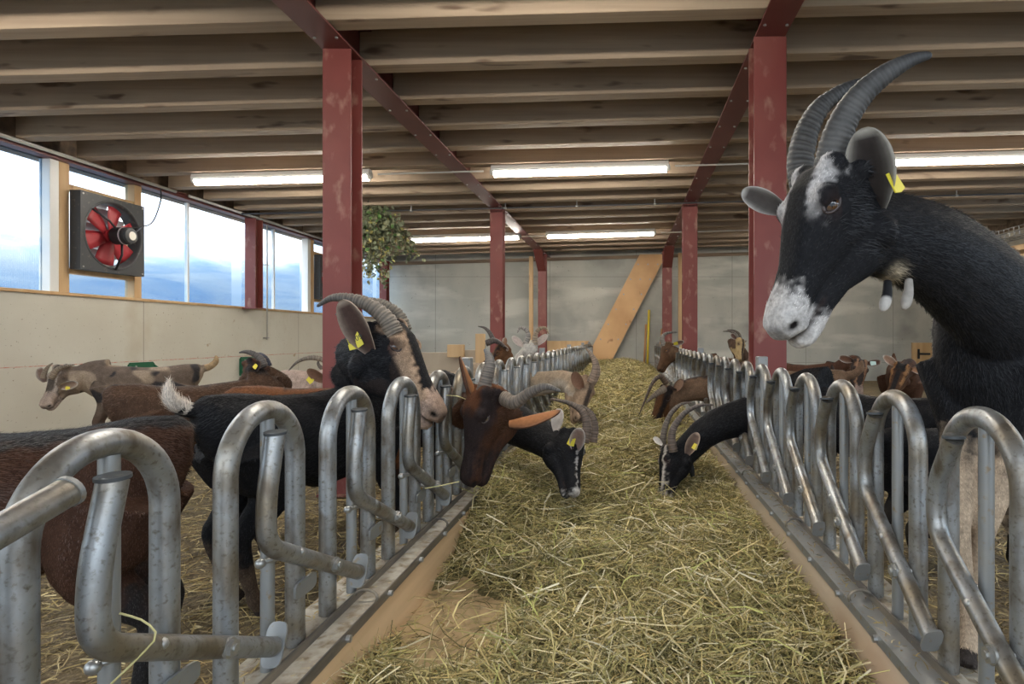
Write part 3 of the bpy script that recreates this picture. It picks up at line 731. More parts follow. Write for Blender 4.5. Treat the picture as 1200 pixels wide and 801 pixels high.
def strands(name, count, sampler, m, parent, seed, wid=(.0012, .0028), ln=(.05, .20), pal=None, lift=.02, spread=1.0):
    g = np.random.default_rng(seed)
    base = sampler(g, count)
    n = len(base); nseg = 4
    ang = g.uniform(0, 2 * np.pi, n); el = g.normal(0, .22, n); L = g.uniform(ln[0], ln[1], n) * g.uniform(.5, 1.2, n)
    el = el * spread; d = np.stack([np.cos(ang) * np.cos(el), np.sin(ang) * np.cos(el), np.sin(el)], 1)
    side = np.stack([-np.sin(ang), np.cos(ang), np.zeros(n)], 1)
    rot = g.uniform(-1.0, 1.0, n)[:, None]; up = np.array([0, 0, 1.0])
    wv_ = side * np.cos(rot) + up * np.sin(rot)
    cv = g.normal(0, .35, n)[:, None]; cz = g.uniform(-.35, .25, n)[:, None]
    ww = g.uniform(wid[0], wid[1], n)[:, None]
    vs = np.zeros((n, nseg, 2, 3))
    for k in range(nseg):
        t_ = k / (nseg - 1) - .5
        c = base + d * (L[:, None] * t_) + side * cv * L[:, None] * (t_ * t_ - .08) * 2 + up * cz * L[:, None] * (t_ * t_ - .08) * 1.6
        k2 = 1.0 if k < nseg - 1 else .35
        vs[:, k, 0] = c - wv_ * ww * k2; vs[:, k, 1] = c + wv_ * ww * k2
    idx = np.arange(n)[:, None] * (nseg * 2)
    fs = np.concatenate([np.stack([idx[:, 0] + 2 * k, idx[:, 0] + 2 * k + 1, idx[:, 0] + 2 * k + 3, idx[:, 0] + 2 * k + 2], 1) for k in range(nseg - 1)], 0)
    pal = np.array(pal); ci = g.choice(len(pal), n, p=None); col = pal[ci] * g.uniform(.7, 1.25, n)[:, None]
    col = np.repeat(col, nseg * 2, axis=0)
    me = bpy.data.meshes.new(name); V_ = vs.reshape(-1, 3); 
    if parent: V_ = V_ - np.array(org(parent))
    me.vertices.add(len(V_)); me.vertices.foreach_set('co', V_.astype(np.float32).ravel())
    me.loops.add(len(fs) * 4); me.loops.foreach_set('vertex_index', fs.astype(np.int32).ravel())
    me.polygons.add(len(fs)); me.polygons.foreach_set('loop_start', np.arange(len(fs), dtype=np.int32) * 4)
    me.update(calc_edges=True)
    a = me.color_attributes.new('Col', 'FLOAT_COLOR', 'POINT'); cc = np.ones((len(V_), 4), dtype=np.float32); cc[:, :3] = col; a.data.foreach_set('color', cc.ravel())
    me.materials.append(m); o = bpy.data.objects.new(name, me); C.objects.link(o)
    if parent: o.parent = parent
    return o
HAYPAL = [(.46, .37, .15), (.38, .32, .13), (.24, .22, .09), (.58, .49, .25), (.42, .37, .14), (.28, .24, .10), (.50, .38, .16), (.18, .15, .06), (.66, .58, .36), (.44, .37, .15), (.13, .11, .045)]
PENPAL = [(.42, .32, .14), (.30, .22, .10), (.20, .15, .07), (.52, .42, .22), (.15, .11, .06), (.36, .28, .12)]
def samp_alley(y0, y1, power=1.0, lift=.03):
    def f(g, n):
        x = g.uniform(-.75, .68, n); y = y0 + (y1 - y0) * g.uniform(0, 1, n) ** power
        z = np.array([hay_h(a, b_) for a, b_ in zip(x, y)])
        keep = (z > .008) | (g.uniform(0, 1, n) < .10)
        z = np.maximum(z, .002)
        return np.stack([x, y, z + g.uniform(-.004, lift, n)], 1)[keep]
    return f
o = strands('loose_stems', 70000, samp_alley(1.0, 5.2, 1.15, .045), M['strand'], hay, 11, pal=HAYPAL, wid=(.0008, .0022), ln=(.05, .20), spread=1.7); o['kind'] = 'stuff'
o = strands('long_stalks', 2600, samp_alley(1.0, 6, 1.2, .07), M['strand'], hay, 13, pal=[(.62, .54, .33), (.55, .46, .22), (.42, .42, .14), (.70, .64, .45)], wid=(.0014, .0032), ln=(.15, .34), spread=1.3); o['kind'] = 'stuff'
o = strands('far_stems', 26000, samp_alley(5.0, 15.2, 1.4, .05), M['strand'], hay, 12, spread=1.5, pal=[tuple(c * 1.1 for c in p) for p in HAYPAL], wid=(.0018, .004), ln=(.08, .26)); o['kind'] = 'stuff'
def samp_pen(x0, x1, y0, y1, power=1.3):
    def f(g, n):
        x = g.uniform(x0, x1, n); y = y0 + (y1 - y0) * g.uniform(0, 1, n) ** power
        z = np.array([pen_h(a, b_) for a, b_ in zip(x, y)])
        return np.stack([x, y, z + g.uniform(.0, .02, n)], 1)
    return f
o = strands('bedding_straw', 26000, samp_pen(-4.6, -.98, .9, 7), M['strand'], None, 21, pal=PENPAL, wid=(.0012, .003), ln=(.05, .16)); tag(o, 'loose straw bedding strewn over the left pen floor', 'straw', None, 'stuff')
o = strands('bedding_straw', 22000, samp_pen(.89, 4.6, .9, 8), M['strand'], None, 22, pal=PENPAL, wid=(.0012, .003), ln=(.05, .16)); tag(o, 'loose straw bedding strewn over the right pen floor', 'straw', None, 'stuff')
def samp_ledge(x0, x1):
    def f(g, n):
        return np.stack([g.uniform(x0, x1, n), g.uniform(.9, 6, n), CT + g.uniform(.002, .012, n)], 1)
    return f
o = strands('kerb_litter', 1100, samp_ledge(-.94, -.84), M['strand'], None, 23, pal=PENPAL, wid=(.0008, .002), ln=(.02, .06)); tag(o, 'bits of straw and chaff lying on the left kerb', 'straw', None, 'stuff')
o = strands('kerb_litter', 1100, samp_ledge(.70, .86), M['strand'], None, 24, pal=PENPAL, wid=(.0008, .002), ln=(.02, .06)); tag(o, 'bits of straw and chaff lying on the right kerb', 'straw', None, 'stuff')

def stalk(pts, label, r=.0012):
    o = MB().tube(catmull(pts, 10), r, 5).build('hay_stalk', M['stalk'], None, True); tag(o, label, 'hay stalk')
M['stalk'] = mat('dry_stalk', (.55, .50, .24), .6)
stalk([P(523, 463, 2.56), P(536, 464, 2.54), P(547, 468, 2.5)], 'single dry hay stalk held in the mouth of the black goat with the tan-striped face', .0016)
stalk([P(498, 572, 2.34), P(515, 569, 2.33), P(538, 564, 2.33)], 'hay stalk sticking left from the mouth of the dark brown goat', .0022)
stalk([P(140, 718, .98), P(168, 727, .99), P(183, 745, .985), P(160, 772, .98), P(130, 801, .97)], 'bent hay stalk hanging over the nearest swinging lever of the left fence', .0018)
# ------------------------------------------------------------------ goats
UPP = [(-.025, .012, -.055, .030), (.0, .034, -.075, .047), (.035, .047, -.08, .056), (.075, .043, -.08, .058), (.11, .028, -.076, .052), (.15, .010, -.072, .042),
       (.19, -.008, -.070, .034), (.225, -.019, -.071, .033), (.255, -.027, -.073, .037), (.28, -.036, -.077, .035), (.298, -.050, -.074, .021)]
LOW = [(.0, -.03, -.105, .030), (.03, -.03, -.128, .043), (.06, -.03, -.135, .047), (.10, -.04, -.127, .044), (.15, -.05, -.110, .033), (.20, -.060, -.106, .029),
       (.245, -.068, -.110, .028), (.27, -.074, -.110, .025), (.286, -.080, -.102, .014)]
TORSO = [(-.45, .085, .03, .04, .05), (-.41, .06, .075, .09, .11), (-.31, .03, .120, .12, .17), (-.17, .0, .140, .13, .17), (-.01, -.02, .165, .145, .215),
         (.13, -.01, .158, .15, .205), (.25, .0, .130, .155, .175), (.34, .01, .105, .14, .14), (.43, .03, .062, .09, .085)]
def nse(co, f, seed=0):
    """cheap smooth pseudo-noise in -1..1"""
    g = np.random.default_rng(seed + 100); s = np.zeros(len(co))
    for k in range(7):
        d = g.normal(0, 1, 3); d /= np.linalg.norm(d); s += np.sin(co @ d * f * g.uniform(.6, 1.7) * 6.28 + g.uniform(0, 6.28))
    return s / 3.2
def ss(a, b, x): t_ = np.clip((x - a) / (b - a), 0, 1); return t_ * t_ * (3 - 2 * t_)

class Goat:
    def __init__(g, label, size, hip, sh, poll, nose, up, group=None, hipz=None, shz=None, neck=None, feet=None, vox=.012, pat=None, Z=PEN, body=True, nr=1.0, hair=0, seed=1,
                 tail=1.0, necktop=1.0, bw=1.0, legs=True):
        s = g.s = size; g.seed = seed; g.smp = []; g.pat = pat or {}
        hipc = V((hip[0], hip[1], hipz if hipz is not None else Z + .60 * s)); shc = V((sh[0], sh[1], shz if shz is not None else Z + .60 * s))
        h = (shc - hipc).normalized(); lat = V((0, 0, 1)).cross(h).normalized(); upv = h.cross(lat).normalized(); g.h, g.lat, g.upv = h, lat, upv
        lk = (shc - hipc).length / .6; mid = (hipc + shc) / 2
        g.T = lambda x, y, z: mid + h * x * lk + lat * y * s + upv * z * s
        poll, nose = V(poll), V(nose); F = (nose - poll).normalized(); hs = g.hs = (nose - poll).length / .30
        U = V(up); U = (U - F * U.dot(F)).normalized(); Lt = U.cross(F).normalized(); g.F, g.U, g.Lt, g.poll = F, U, Lt, poll
        KY, KZ = 1.12, 1.17; g.KY, g.KZ = KY, KZ
        g.H = lambda x, y, z: poll + (F * x + Lt * y * KY + U * z * KZ) * hs
        mb = MB(); g.mb = mb
        # torso
        if body:
            secs = []
            for (x, zc, hw, hu, hl) in TORSO:
                c = g.T(x, 0, zc); secs.append((c, lat, upv, hw * s * bw, hu * s, hl * s * (1 + (bw - 1) * .5), 2.2)); g.smp.append((c, max(hw, (hu + hl) / 2) * s, 0, (x + .45) / .88, upv, -h - V((0, 0, .35))))
            g.loft(secs, 20)
        # neck
        N0 = g.T(.36, 0, .06); N1 = g.H(.005, 0, -.045)
        if neck is None: c1 = N0 + (h * .5 + upv * .5) * .22 * s; c2 = N1 - (F * .5 + U * .35) * .12 * hs; ctrl = [N0 - h * .12 * s, N0, (N0 * .45 + c1 * .35 + c2 * .2), c2, N1 + F * .05 * hs]
        else: ctrl = [N0 - h * .12 * s, N0] + [V(p) for p in neck] + [N1 + F * .05 * hs]
        pts = catmull(ctrl, 14); secs = []
        latn = lat
        for i, p in enumerate(pts):
            t_ = i / 13; d = (pts[min(i + 1, 13)] - pts[max(i - 1, 0)]).normalized()
            ll = latn.lerp(Lt if Lt.dot(latn) > 0 else -Lt, t_); ll = (ll - d * ll.dot(d)).normalized(); uu = d.cross(ll).normalized()
            if uu.dot(upv.lerp(U, t_)) < 0: uu = -uu
            nk = nr * (1 - t_) + (1 + (nr - 1) * .35) * t_; a = (.095 * s * (1 - t_) + .050 * hs * t_) * nk; b_ = (.150 * s * (1 - t_) ** 1.2 + .066 * hs * (1 - (1 - t_) ** 1.2)) * nk
            secs.append((p, ll, uu, a, b_, b_, 2)); g.smp.append((p, max(a, b_), 1, t_, uu, -d))
        g.loft(secs, 18); g.neckpts = pts
        # head
        for tab, sid in ((UPP, 2), (LOW, 2)):
            secs = []
            for (x, zt, zb, hw) in tab:
                c = g.H(x, 0, (zt + zb) / 2); secs.append((c, Lt, U, hw * hs * KY, (zt - zb) / 2 * hs * KZ, (zt - zb) / 2 * hs * KZ, 2.5 if sid == 2 and tab is UPP else 2.3)); g.smp.append((c, hw * hs, 2, x / .3, U, -F))
            g.loft(secs, 20)
        for sd in (-1, 1):
            g.mb.ball(g.H(.082, .040 * sd, .012), .026 * hs, 8)          # brow
            g.mb.ball(g.H(.100, .040 * sd, -.020), .018 * hs, 8)         # cheek bone
            g.mb.ball(g.H(.045, .036 * sd, -.085), .032 * hs, 8)         # jaw muscle
            g.mb.ball(g.H(.278, .019 * sd, -.052), .0155 * hs, 8)          # nostril wing
            g.mb.ball(g.H(.268, .022 * sd, -.068), .016 * hs, 8)          # upper lip
            g.mb.ball(g.H(.018, .030 * sd, .028), .026 * hs, 8)          # horn base swelling
            g.mb.ball(g.H(-.004, .044 * sd, -.004), .020 * hs, 8)           # ear base
        # legs
        if body and legs:
            for k, sd in enumerate((-1, 1)):
                for fr in (0, 1):
                    if fr: T0 = g.T(.27, .085 * sd, -.03); rr = [(.0, .085), (.24, .055), (.40, .038), (.56, .032), (.64, .026), (.86, .0185), (.92, .025), (.965, .022), (1, .027)]; of = [0, -.03, -.01, .02, .015, .0, .0, .012, .022]
                    else: T0 = g.T(-.30, .090 * sd, -.02); rr = [(.0, .125), (.22, .105), (.36, .062), (.50, .036), (.58, .034), (.86, .020), (.92, .026), (.965, .022), (1, .027)]; of = [0, .04, .035, -.045, -.062, -.03, -.02, -.008, .005]
                    ft = None if feet is None else feet.get((fr, sd))
                    if ft is None:
                        st = rnd.uniform(-.03, .03); ft = V((T0.x, T0.y, Z + .012)) + V((h.x, h.y, 0)).normalized() * (st + .02) * s
                    ft = V(ft); pts = []; rads = []
                    hh = V((h.x, h.y, 0)); hh = hh.normalized() if hh.length > .1 else V((1, 0, 0))
                    for (t_, r_), o_ in zip(rr, of): pts.append(T0.lerp(ft, t_) + hh * o_ * s); rads.append(r_ * s)
                    pp = catmull(pts, 22); rq = list(np.interp(np.linspace(0, 1, 22) * 8, range(9), rads))
                    g.mb.tube(pp, rq, 12)
                    for p, r_, q in zip(pp, rq, range(22)): g.smp.append((p, r_, 3 + fr, (ft - p).length and max(0, 1 - (p - ft).length / max((T0 - ft).length, .1)), V((0, 0, 1)), V((0, 0, -1))))
        if body and tail:
            a = g.T(-.43, 0, .10); s = s * tail; tp = [a, a + (-h * .07 + upv * .02) * s, a + (-h * .12 + upv * .07) * s, a + (-h * .12 + upv * .13) * s]
            g.mb.tube(catmull(tp, 8), [.035 * s, .036 * s, .034 * s, .032 * s, .03 * s, .026 * s, .02 * s, .01 * s], 10)
            for p in catmull(tp, 5): g.smp.append((p, .04 * s, 5, 0, upv, upv))
        g.root = g.finish(vox); r = g.root
        tag(r, label, 'goat', group)
    def loft(g, secs, n):
        vs = []; fs = []
        for (c, lx, uz, a, bu, bl, pw) in secs:
            for k in range(n):
                t_ = 2 * math.pi * k / n; cs, sn = math.cos(t_), math.sin(t_)
                x = math.copysign(abs(cs) ** (2 / pw), cs) * a; z = math.copysign(abs(sn) ** (2 / pw), sn) * (bu if sn > 0 else bl)
                vs.append(c + lx * x + uz * z)
        m_ = len(secs)
        fs = [(i * n + k, i * n + (k + 1) % n, (i + 1) * n + (k + 1) % n, (i + 1) * n + k) for i in range(m_ - 1) for k in range(n)]
        fs += [tuple(range(n - 1, -1, -1)), tuple((m_ - 1) * n + k for k in range(n))]
        g.mb.add(vs, fs)
    def finish(g, vox):
        me = bpy.data.meshes.new('tmp'); me.from_pydata([tuple(v) for v in g.mb.v], [], g.mb.f)
        o = bpy.data.objects.new('tmp', me); C.objects.link(o)
        rm = o.modifiers.new('r', 'REMESH'); rm.mode = 'VOXEL'; rm.voxel_size = vox
        sm = o.modifiers.new('s', 'SMOOTH'); sm.factor = .5; sm.iterations = max(3, int(.022 / vox * 1.6))
        dg = bpy.context.evaluated_depsgraph_get(); dg.update()
        m2 = bpy.data.meshes.new_from_object(o.evaluated_get(dg)); bpy.data.objects.remove(o)
        n = len(m2.vertices); co = np.empty(n * 3); m2.vertices.foreach_get('co', co); co = co.reshape(-1, 3)
        # features
        sp = np.array([tuple(a[0]) for a in g.smp]); sr = np.array([a[1] for a in g.smp]); sid = np.array([a[2] for a in g.smp]); st = np.array([a[3] for a in g.smp])
        su = np.array([tuple(a[4]) for a in g.smp]); sf = np.array([tuple(a[5].normalized()) for a in g.smp])
        best = np.empty(n, int)
        for i in range(0, n, 20000):
            d = np.linalg.norm(co[i:i + 20000, None] - sp[None], axis=2) / sr[None]; best[i:i + 20000] = d.argmin(1)
        hl = (co - np.array(g.poll)) / g.hs; HX = hl @ np.array(g.F); HY = hl @ np.array(g.Lt) / g.KY; HZ = hl @ np.array(g.U) / g.KZ
        seg = sid[best]; tt = st[best]; dors = ((co - sp[best]) * su[best]).sum(1) / sr[best]
        inhead = (HX > -.01) & (HX < .32) & (abs(HY) < .09) & (HZ < .07) & (HZ > -.15)
        seg = np.where(inhead & (seg != 1), 2, seg)
        # sculpt: mouth crease, nostril and eye socket
        nm = np.empty(n * 3); m2.vertices.foreach_get('normal', nm); nm = nm.reshape(-1, 3)
        ml = -.0765 - .05 * (HX - .2)
        mouth = np.exp(-((HZ - ml) / .0035) ** 2) * ss(.195, .215, HX) * (HX < .31) * inhead
        nos = np.exp(-(((HX - .284) / .0085) ** 2 + ((HZ + .058) / .0055) ** 2)) * (abs(HY) > .008) * inhead
        sock = np.exp(-(((HX - .088) / .017) ** 2 + ((HZ - .003) / .014) ** 2)) * (abs(HY) > .03) * inhead
        co -= nm * (mouth * .004 + nos * .006 + sock * .006)[:, None] * g.hs
        m2.vertices.foreach_set('co', co.ravel())
        F_ = dict(co=co, hx=HX, hy=HY, hz=HZ, seg=seg, tt=tt, dors=dors, head=inhead, mouth=mouth, nos=nos, T=g)
        g.F_ = F_; col = g.colour(F_)
        off = np.array(tuple(V((co[:, 0].mean(), co[:, 1].mean(), co[:, 2].min()))))
        m2.vertices.foreach_set('co', (co - off).ravel())
        a = m2.color_attributes.new('Col', 'FLOAT_COLOR', 'POINT'); c4 = np.ones((n, 4), dtype=np.float32); c4[:, :3] = col; a.data.foreach_set('color', c4.ravel())
        m2.materials.clear(); m2.materials.append(M['fur']); m2.polygons.foreach_set('use_smooth', [True] * len(m2.polygons)); m2.update()
        r = bpy.data.objects.new('goat', m2); m2.name = 'goat'; C.objects.link(r); r.location = off.tolist()
        g.co, g.nm, g.col, g.flow, g.seg, g.me, g.off = co, nm, col, sf[best], seg, m2, off
        return r
    def colour(g, F):
        p = g.pat; A = lambda c: np.array(c, dtype=float)
        base = A(p.get('base', (.02, .02, .022))); n = len(F['co']); col = np.tile(base, (n, 1))
        def mixc(mask, c):
            mask = np.clip(mask, 0, 1)[:, None]; col[:] = col * (1 - mask) + A(c) * mask
        n1 = nse(F['co'], 4.0, g.seed); n2 = nse(F['co'], 14, g.seed + 1); n3 = nse(F['co'], 45, g.seed + 2)
        seg, d, t_ = F['seg'], F['dors'], F['tt']; bodyish = (seg == 0) | (seg == 1)
        if 'low' in p: mixc(bodyish * ss(.1, -.7, d + .2 * n1), p['low'])
        if 'patch' in p:
            mixc(((seg == 0) | (seg == 3) | (seg == 4)) * ss(.15, .5, n1), p['patch'][0]); mixc(bodyish * ss(.25, .6, nse(F['co'], 3.2, g.seed + 9)), p['patch'][1])
        if 'stripe' in p: mixc(bodyish * ss(p.get('sw', .80), p.get('sw', .80) + .13, d + .06 * n2) , p['stripe'])
        if 'neck' in p: mixc((seg == 1) * ss(.0, .4, t_ + .1 * n2), p['neck'])
        if 'leg' in p: mixc(((seg == 3) | (seg == 4)) * ss(*p.get('legt', (.30, .55)), t_ + .05 * n2), p['leg'])
        mixc(((seg == 3) | (seg == 4)) * (t_ > .965), (.05, .04, .035))
        if 'tail' in p: mixc((seg == 5) * 1.0, p['tail'])
        hd = F['head'] & (seg == 2); x, y, z = F['hx'], abs(F['hy']), F['hz'] + .004 * n3 * .6
        zt = np.interp(x, [s_[0] for s_ in UPP], [s_[1] for s_ in UPP]); 
        jit = .0035 * n3 + .004 * n2
        if 'face' in p: mixc(hd * 1.0, p['face'])
        if 'cheek' in p: mixc(hd * ss(.02, .04, y + jit) * ss(.0, -.04, z + jit) , p['cheek'])
        if 'forehead' in p: mixc(hd * ss(.11, .06, x + jit * 2) * ss(.045, .03, y) * ss(-.02, .0, z), p['forehead'])
        if 'fstripe' in p:   # stripe from horn base past the eye towards the nostril
            c, (w_, xe, y0, y1) = p['fstripe'], p.get('fs', (.013, .20, .040, .022))
            yc = np.interp(x, [0, .06, .12, .24], [y0 * .8, y0, (y0 + y1) / 2 + .004, y1]); ww = w_ * np.interp(x, [.0, .05, .09, .14, .2, .3], [.9, 1.15, 1.1, .7, .5, .5])
            top = zt - z
            mixc(hd * np.exp(-((y - yc + jit) / ww) ** 4) * ss(*p.get('fst', (.048, .034)), top) * ss(xe + .03, xe - .01, x + jit) * ss(-.01, .02, x), c)
        if 'muzzle' in p:
            c, x0 = p['muzzle']
            mixc(hd * ss(x0 - .012, x0 + .016, x + jit * 2.5 - .10 * (z + .075) * (z < -.03)), c)
        if 'nosetop' in p: mixc(hd * ss(p['nosetop'][1] - .02, p['nosetop'][1] + .02, x + jit * 2) * ss(.02, .012, y) * ss(-.06, -.045, z), p['nosetop'][0])
        if 'throat' in p: tp_ = p['throatp']; mixc(np.exp(-(((F['co'][:, 0] - tp_[0]) / .021) ** 2 + ((F['co'][:, 2] - tp_[2]) / .020) ** 2) ** 1.5 + .3 * n3), p['throat'])
        sk = np.exp(-(((x - .088) / .022) ** 2 + ((z - .003) / .018) ** 2)) * (y > .03) * hd; mixc(sk * .75, p.get('lidc', (.05, .032, .03)))
        mixc(F['nos'] * 1.6, (.012, .01, .01)); mixc(F['mouth'] * .85, (.03, .02, .018))
        mixc(hd * ss(.288, .297, x) * ss(.022, .012, y) * ss(-.078, -.07, z) * .5, p.get('tip', (.05, .035, .032)))
        br = 1 + .10 * n3 + .08 * n2; return np.clip(col * br[:, None], 0, 1)
    # ------------- children
    def hair(g, count, ln=1.0, wid=.0006, seed=5):
        gr = np.random.default_rng(seed); me = g.me; nf = len(me.polygons)
        lt = np.empty(nf, np.int32); ls = np.empty(nf, np.int32); me.polygons.foreach_get('loop_total', lt); me.polygons.foreach_get('loop_start', ls)
        vi = np.empty(len(me.loops), np.int32); me.loops.foreach_get('vertex_index', vi)
        q = np.nonzero(lt == 4)[0]; f = gr.choice(q, count); idx = vi[ls[f][:, None] + np.arange(4)]
        u, v = gr.uniform(0, 1, count)[:, None], gr.uniform(0, 1, count)[:, None]
        W_ = [(1 - u) * (1 - v), u * (1 - v), u * v, (1 - u) * v]
        mixv = lambda arr: sum(w_ * arr[idx[:, k]] for k, w_ in enumerate(W_))
        p, n_, c, fl = mixv(g.co), mixv(g.nm), mixv(g.col), mixv(g.flow); sg = g.seg[idx[:, 0]]
        hx, hy, hz = g.F_['hx'][idx[:, 0]], g.F_['hy'][idx[:, 0]], g.F_['hz'][idx[:, 0]]
        inh = g.F_['head'][idx[:, 0]]
        L = np.select([sg == 2, sg == 1, sg == 0, sg == 5], [.009, .022, .022, .035], .010) * ln * gr.uniform(.6, 1.3, count)
        keep = ~(inh & ((hx > .262) | (((hx - .088) ** 2 + (hz - .003) ** 2 < .022 ** 2) & (abs(hy) > .03))))
        n_ /= np.linalg.norm(n_, axis=1)[:, None] + 1e-9
        fl = fl - n_ * (fl * n_).sum(1)[:, None]; fl /= np.linalg.norm(fl, axis=1)[:, None] + 1e-9
        d = fl + n_ * gr.uniform(.12, .38, count)[:, None] + gr.normal(0, .16, (count, 3)); d /= np.linalg.norm(d, axis=1)[:, None]
        sd = np.cross(d, n_); sd /= np.linalg.norm(sd, axis=1)[:, None] + 1e-9
        ww = (wid * gr.uniform(.7, 1.4, count))[:, None]; p = p - n_ * .001
        mid = p + d * (L * .55)[:, None] - n_ * 0; tip = p + d * L[:, None] - n_ * (L * .12)[:, None]
        vs = np.stack([p - sd * ww, p + sd * ww, mid + sd * ww * .8, tip, mid - sd * ww * .8], 1)[keep]; n = len(vs)
        c = (c * gr.uniform(.8, 1.5, count)[:, None])[keep]; vs = vs.reshape(-1, 3) - g.off
        m = bpy.data.meshes.new('coat_hair'); m.vertices.add(n * 5); m.vertices.foreach_set('co', vs.astype(np.float32).ravel())
        m.loops.add(n * 7); b = np.arange(n)[:, None] * 5
        li = np.concatenate([b + 0, b + 1, b + 2, b + 4, b + 4, b + 2, b + 3], 1)
        m.loops.foreach_set('vertex_index', li.astype(np.int32).ravel()); m.polygons.add(2 * n)
        st = np.stack([np.arange(n) * 7, np.arange(n) * 7 + 4], 1).ravel(); m.polygons.foreach_set('loop_start', st.astype(np.int32)); m.update(calc_edges=True)
        a = m.color_attributes.new('Col', 'FLOAT_COLOR', 'POINT'); cc = np.ones((n * 5, 4), np.float32); cc[:, :3] = np.repeat(c, 5, 0); a.data.foreach_set('color', cc.ravel())
        m.materials.append(M['hair']); o = bpy.data.objects.new('coat_hair', m); C.objects.link(o); o.parent = g.root; o['kind'] = 'stuff'
    def ear(g, side, tip, L=.13, W=.062, openv=None, inner=(.20, .12, .10), rim=(.55, .5, .44), outer=None, base=None):
        """tip: world direction of the ear; openv: direction the hollow faces"""
        hs = g.hs; b = base if base is not None else g.H(-.004, .052 * side, -.002); b = V(b); d = V(tip).normalized(); op = V(openv) if openv is not None else (g.F * .5 + g.U * .2)
        op = (op - d * op.dot(d)).normalized(); w_ = d.cross(op).normalized(); L *= hs; W *= hs
        nu, nv = 14, 11; outer = outer or tuple(g.pat.get('base', (.03, .03, .03)))
        vs = []; cs = []; fs = []
        for layer in (0, 1):
            for i in range(nu):
                u = i / (nu - 1); u = 1 - (1 - u) ** 1.35; wd = W * .5 * ((.42 + .58 * math.sin(math.pi / 2 * u / .52)) if u < .52 else math.sqrt(max(0, 1 - ((u - .52) / .485) ** 2)))
                roll = 1.25 * (1 - u) ** 1.3 + .42
                for j in range(nv):
                    v = j / (nv - 1) * 2 - 1; a = v * roll
                    rad = wd / max(math.sin(min(roll, 1.5)), .3)
                    p = b + d * (u * L) + w_ * math.sin(a) * rad + op * ((1 - math.cos(a)) * rad - .15 * L * u * u * 0) - op * (.004 * hs * layer)
                    vs.append(p); edge = max(abs(v) ** 4, ss(.85, 1, np.float64(u)))
                    c = [inner[k] * (1 - edge) + rim[k] * edge for k in range(3)] if layer == 0 else [outer[k] * (1 - edge * .6) + rim[k] * edge * .6 for k in range(3)]
                    cs.append(tuple(c))
        for l in (0, 1):
            o = l * nu * nv
            for i in range(nu - 1):
                for j in range(nv - 1):
                    q = (o + i * nv + j, o + i * nv + j + 1, o + (i + 1) * nv + j + 1, o + (i + 1) * nv + j); fs.append(q if l else q[::-1])
        N_ = nu * nv
        for i in range(nu - 1):
            for j in (0, nv - 1): fs.append((i * nv + j, (i + 1) * nv + j, N_ + (i + 1) * nv + j, N_ + i * nv + j))
        fs += [(j + (nu - 1) * nv, j + 1 + (nu - 1) * nv, N_ + j + 1 + (nu - 1) * nv, N_ + j + (nu - 1) * nv) for j in range(nv - 1)]
        o = link('ear', vs, fs, M['ear'], g.root, True, np.array(cs)); g.lastear = (o, b, d, op, w_, L, W); return o
    def eartag(g, u=.35, off=.0, sz=.020, m='yellow', text=False, face=None):
        o, b, d, op, w_, L, W = g.lastear; c = b + d * (u * L) + w_ * (off * W) + op * .010
        n_ = (face and V(face).normalized()) or op; a = (d - n_ * d.dot(n_)).normalized(); s_ = n_.cross(a)
        k = sz * g.hs; t = MB(); t.plate([c + a * k + s_ * k * .8, c + a * k - s_ * k * .8, c - a * k - s_ * k, c - a * k * 1.2, c - a * k + s_ * k], n_, .0025)
        q = t.build('ear_tag', M[m], o)
        tb = MB(); tb.tube([c + a * k * .6 - n_ * .012, c + a * k * .6 + n_ * .004], k * .22, 8); tb.build('tag_stud', M[m], o)
        if text:
            cu = bpy.data.curves.new('tag_number', 'FONT'); cu.body = text; cu.size = k * .95; cu.extrude = .0004; cu.align_x = 'CENTER'; cu.align_y = 'CENTER'
            tmp = bpy.data.objects.new('t', cu); C.objects.link(tmp); dg = bpy.context.evaluated_depsgraph_get(); me = bpy.data.meshes.new_from_object(tmp.evaluated_get(dg)); bpy.data.objects.remove(tmp)
            me.name = 'tag_number'; vx = -s_ if (-s_).cross(a).dot(n_) > 0 else s_
            me.transform(Matrix.Translation((c + n_ * .0018) - V(g.off)) @ Matrix((vx, a, n_)).transposed().to_4x4()); me.materials.clear(); me.materials.append(M['ink'])
            x = bpy.data.objects.new('tag_number', me); C.objects.link(x); x.parent = o
    def horn(g, pts, r0=.021, rid=34, c0=(.19, .15, .11), c1=(.07, .06, .055), flat=.72, n=None, r1=.16, rough=1.0):
        N_ = rid * 4; pp = catmull(pts, N_); vs = []; cs = []; m_ = 16; prev = None
        for i, p in enumerate(pp):
            u = i / (N_ - 1); d = (pp[min(i + 1, N_ - 1)] - pp[max(i - 1, 0)]).normalized()
            up = V(n) if n is not None else g.Lt
            if prev is not None: up = prev
            up = (up - d * up.dot(d)).normalized(); prev = up; w_ = d.cross(up)
            rr_ = r0 * g.hs * ((1 - u ** 1.5) * (1 - r1) + r1); 
            if u > .97: rr_ *= max(.12, math.sqrt(max(0, 1 - ((u - .97) / .03) ** 2)))
            ph = (i / 4 + .35 * math.sin(i * .7) * .5) * 2 * math.pi; am = .048 * (1 - ss(.6, .95, np.float64(u))) * rough
            for k in range(m_):
                a = 2 * math.pi * k / m_; kk = 1 + am * math.sin(ph + .25 * math.sin(a * 2)) * (1 + .9 * max(0, -math.sin(a)))
                vs.append(p + (up * math.cos(a) * flat + w_ * math.sin(a)) * rr_ * kk)
                sh_ = (.82 + .30 * math.sin(ph) * rough) * (1 if k % 2 else .97); cs.append(tuple((c0[q] * (1 - u) + c1[q] * u) * sh_ for q in range(3)))  # shade of the ridge grooves put into the horn colour
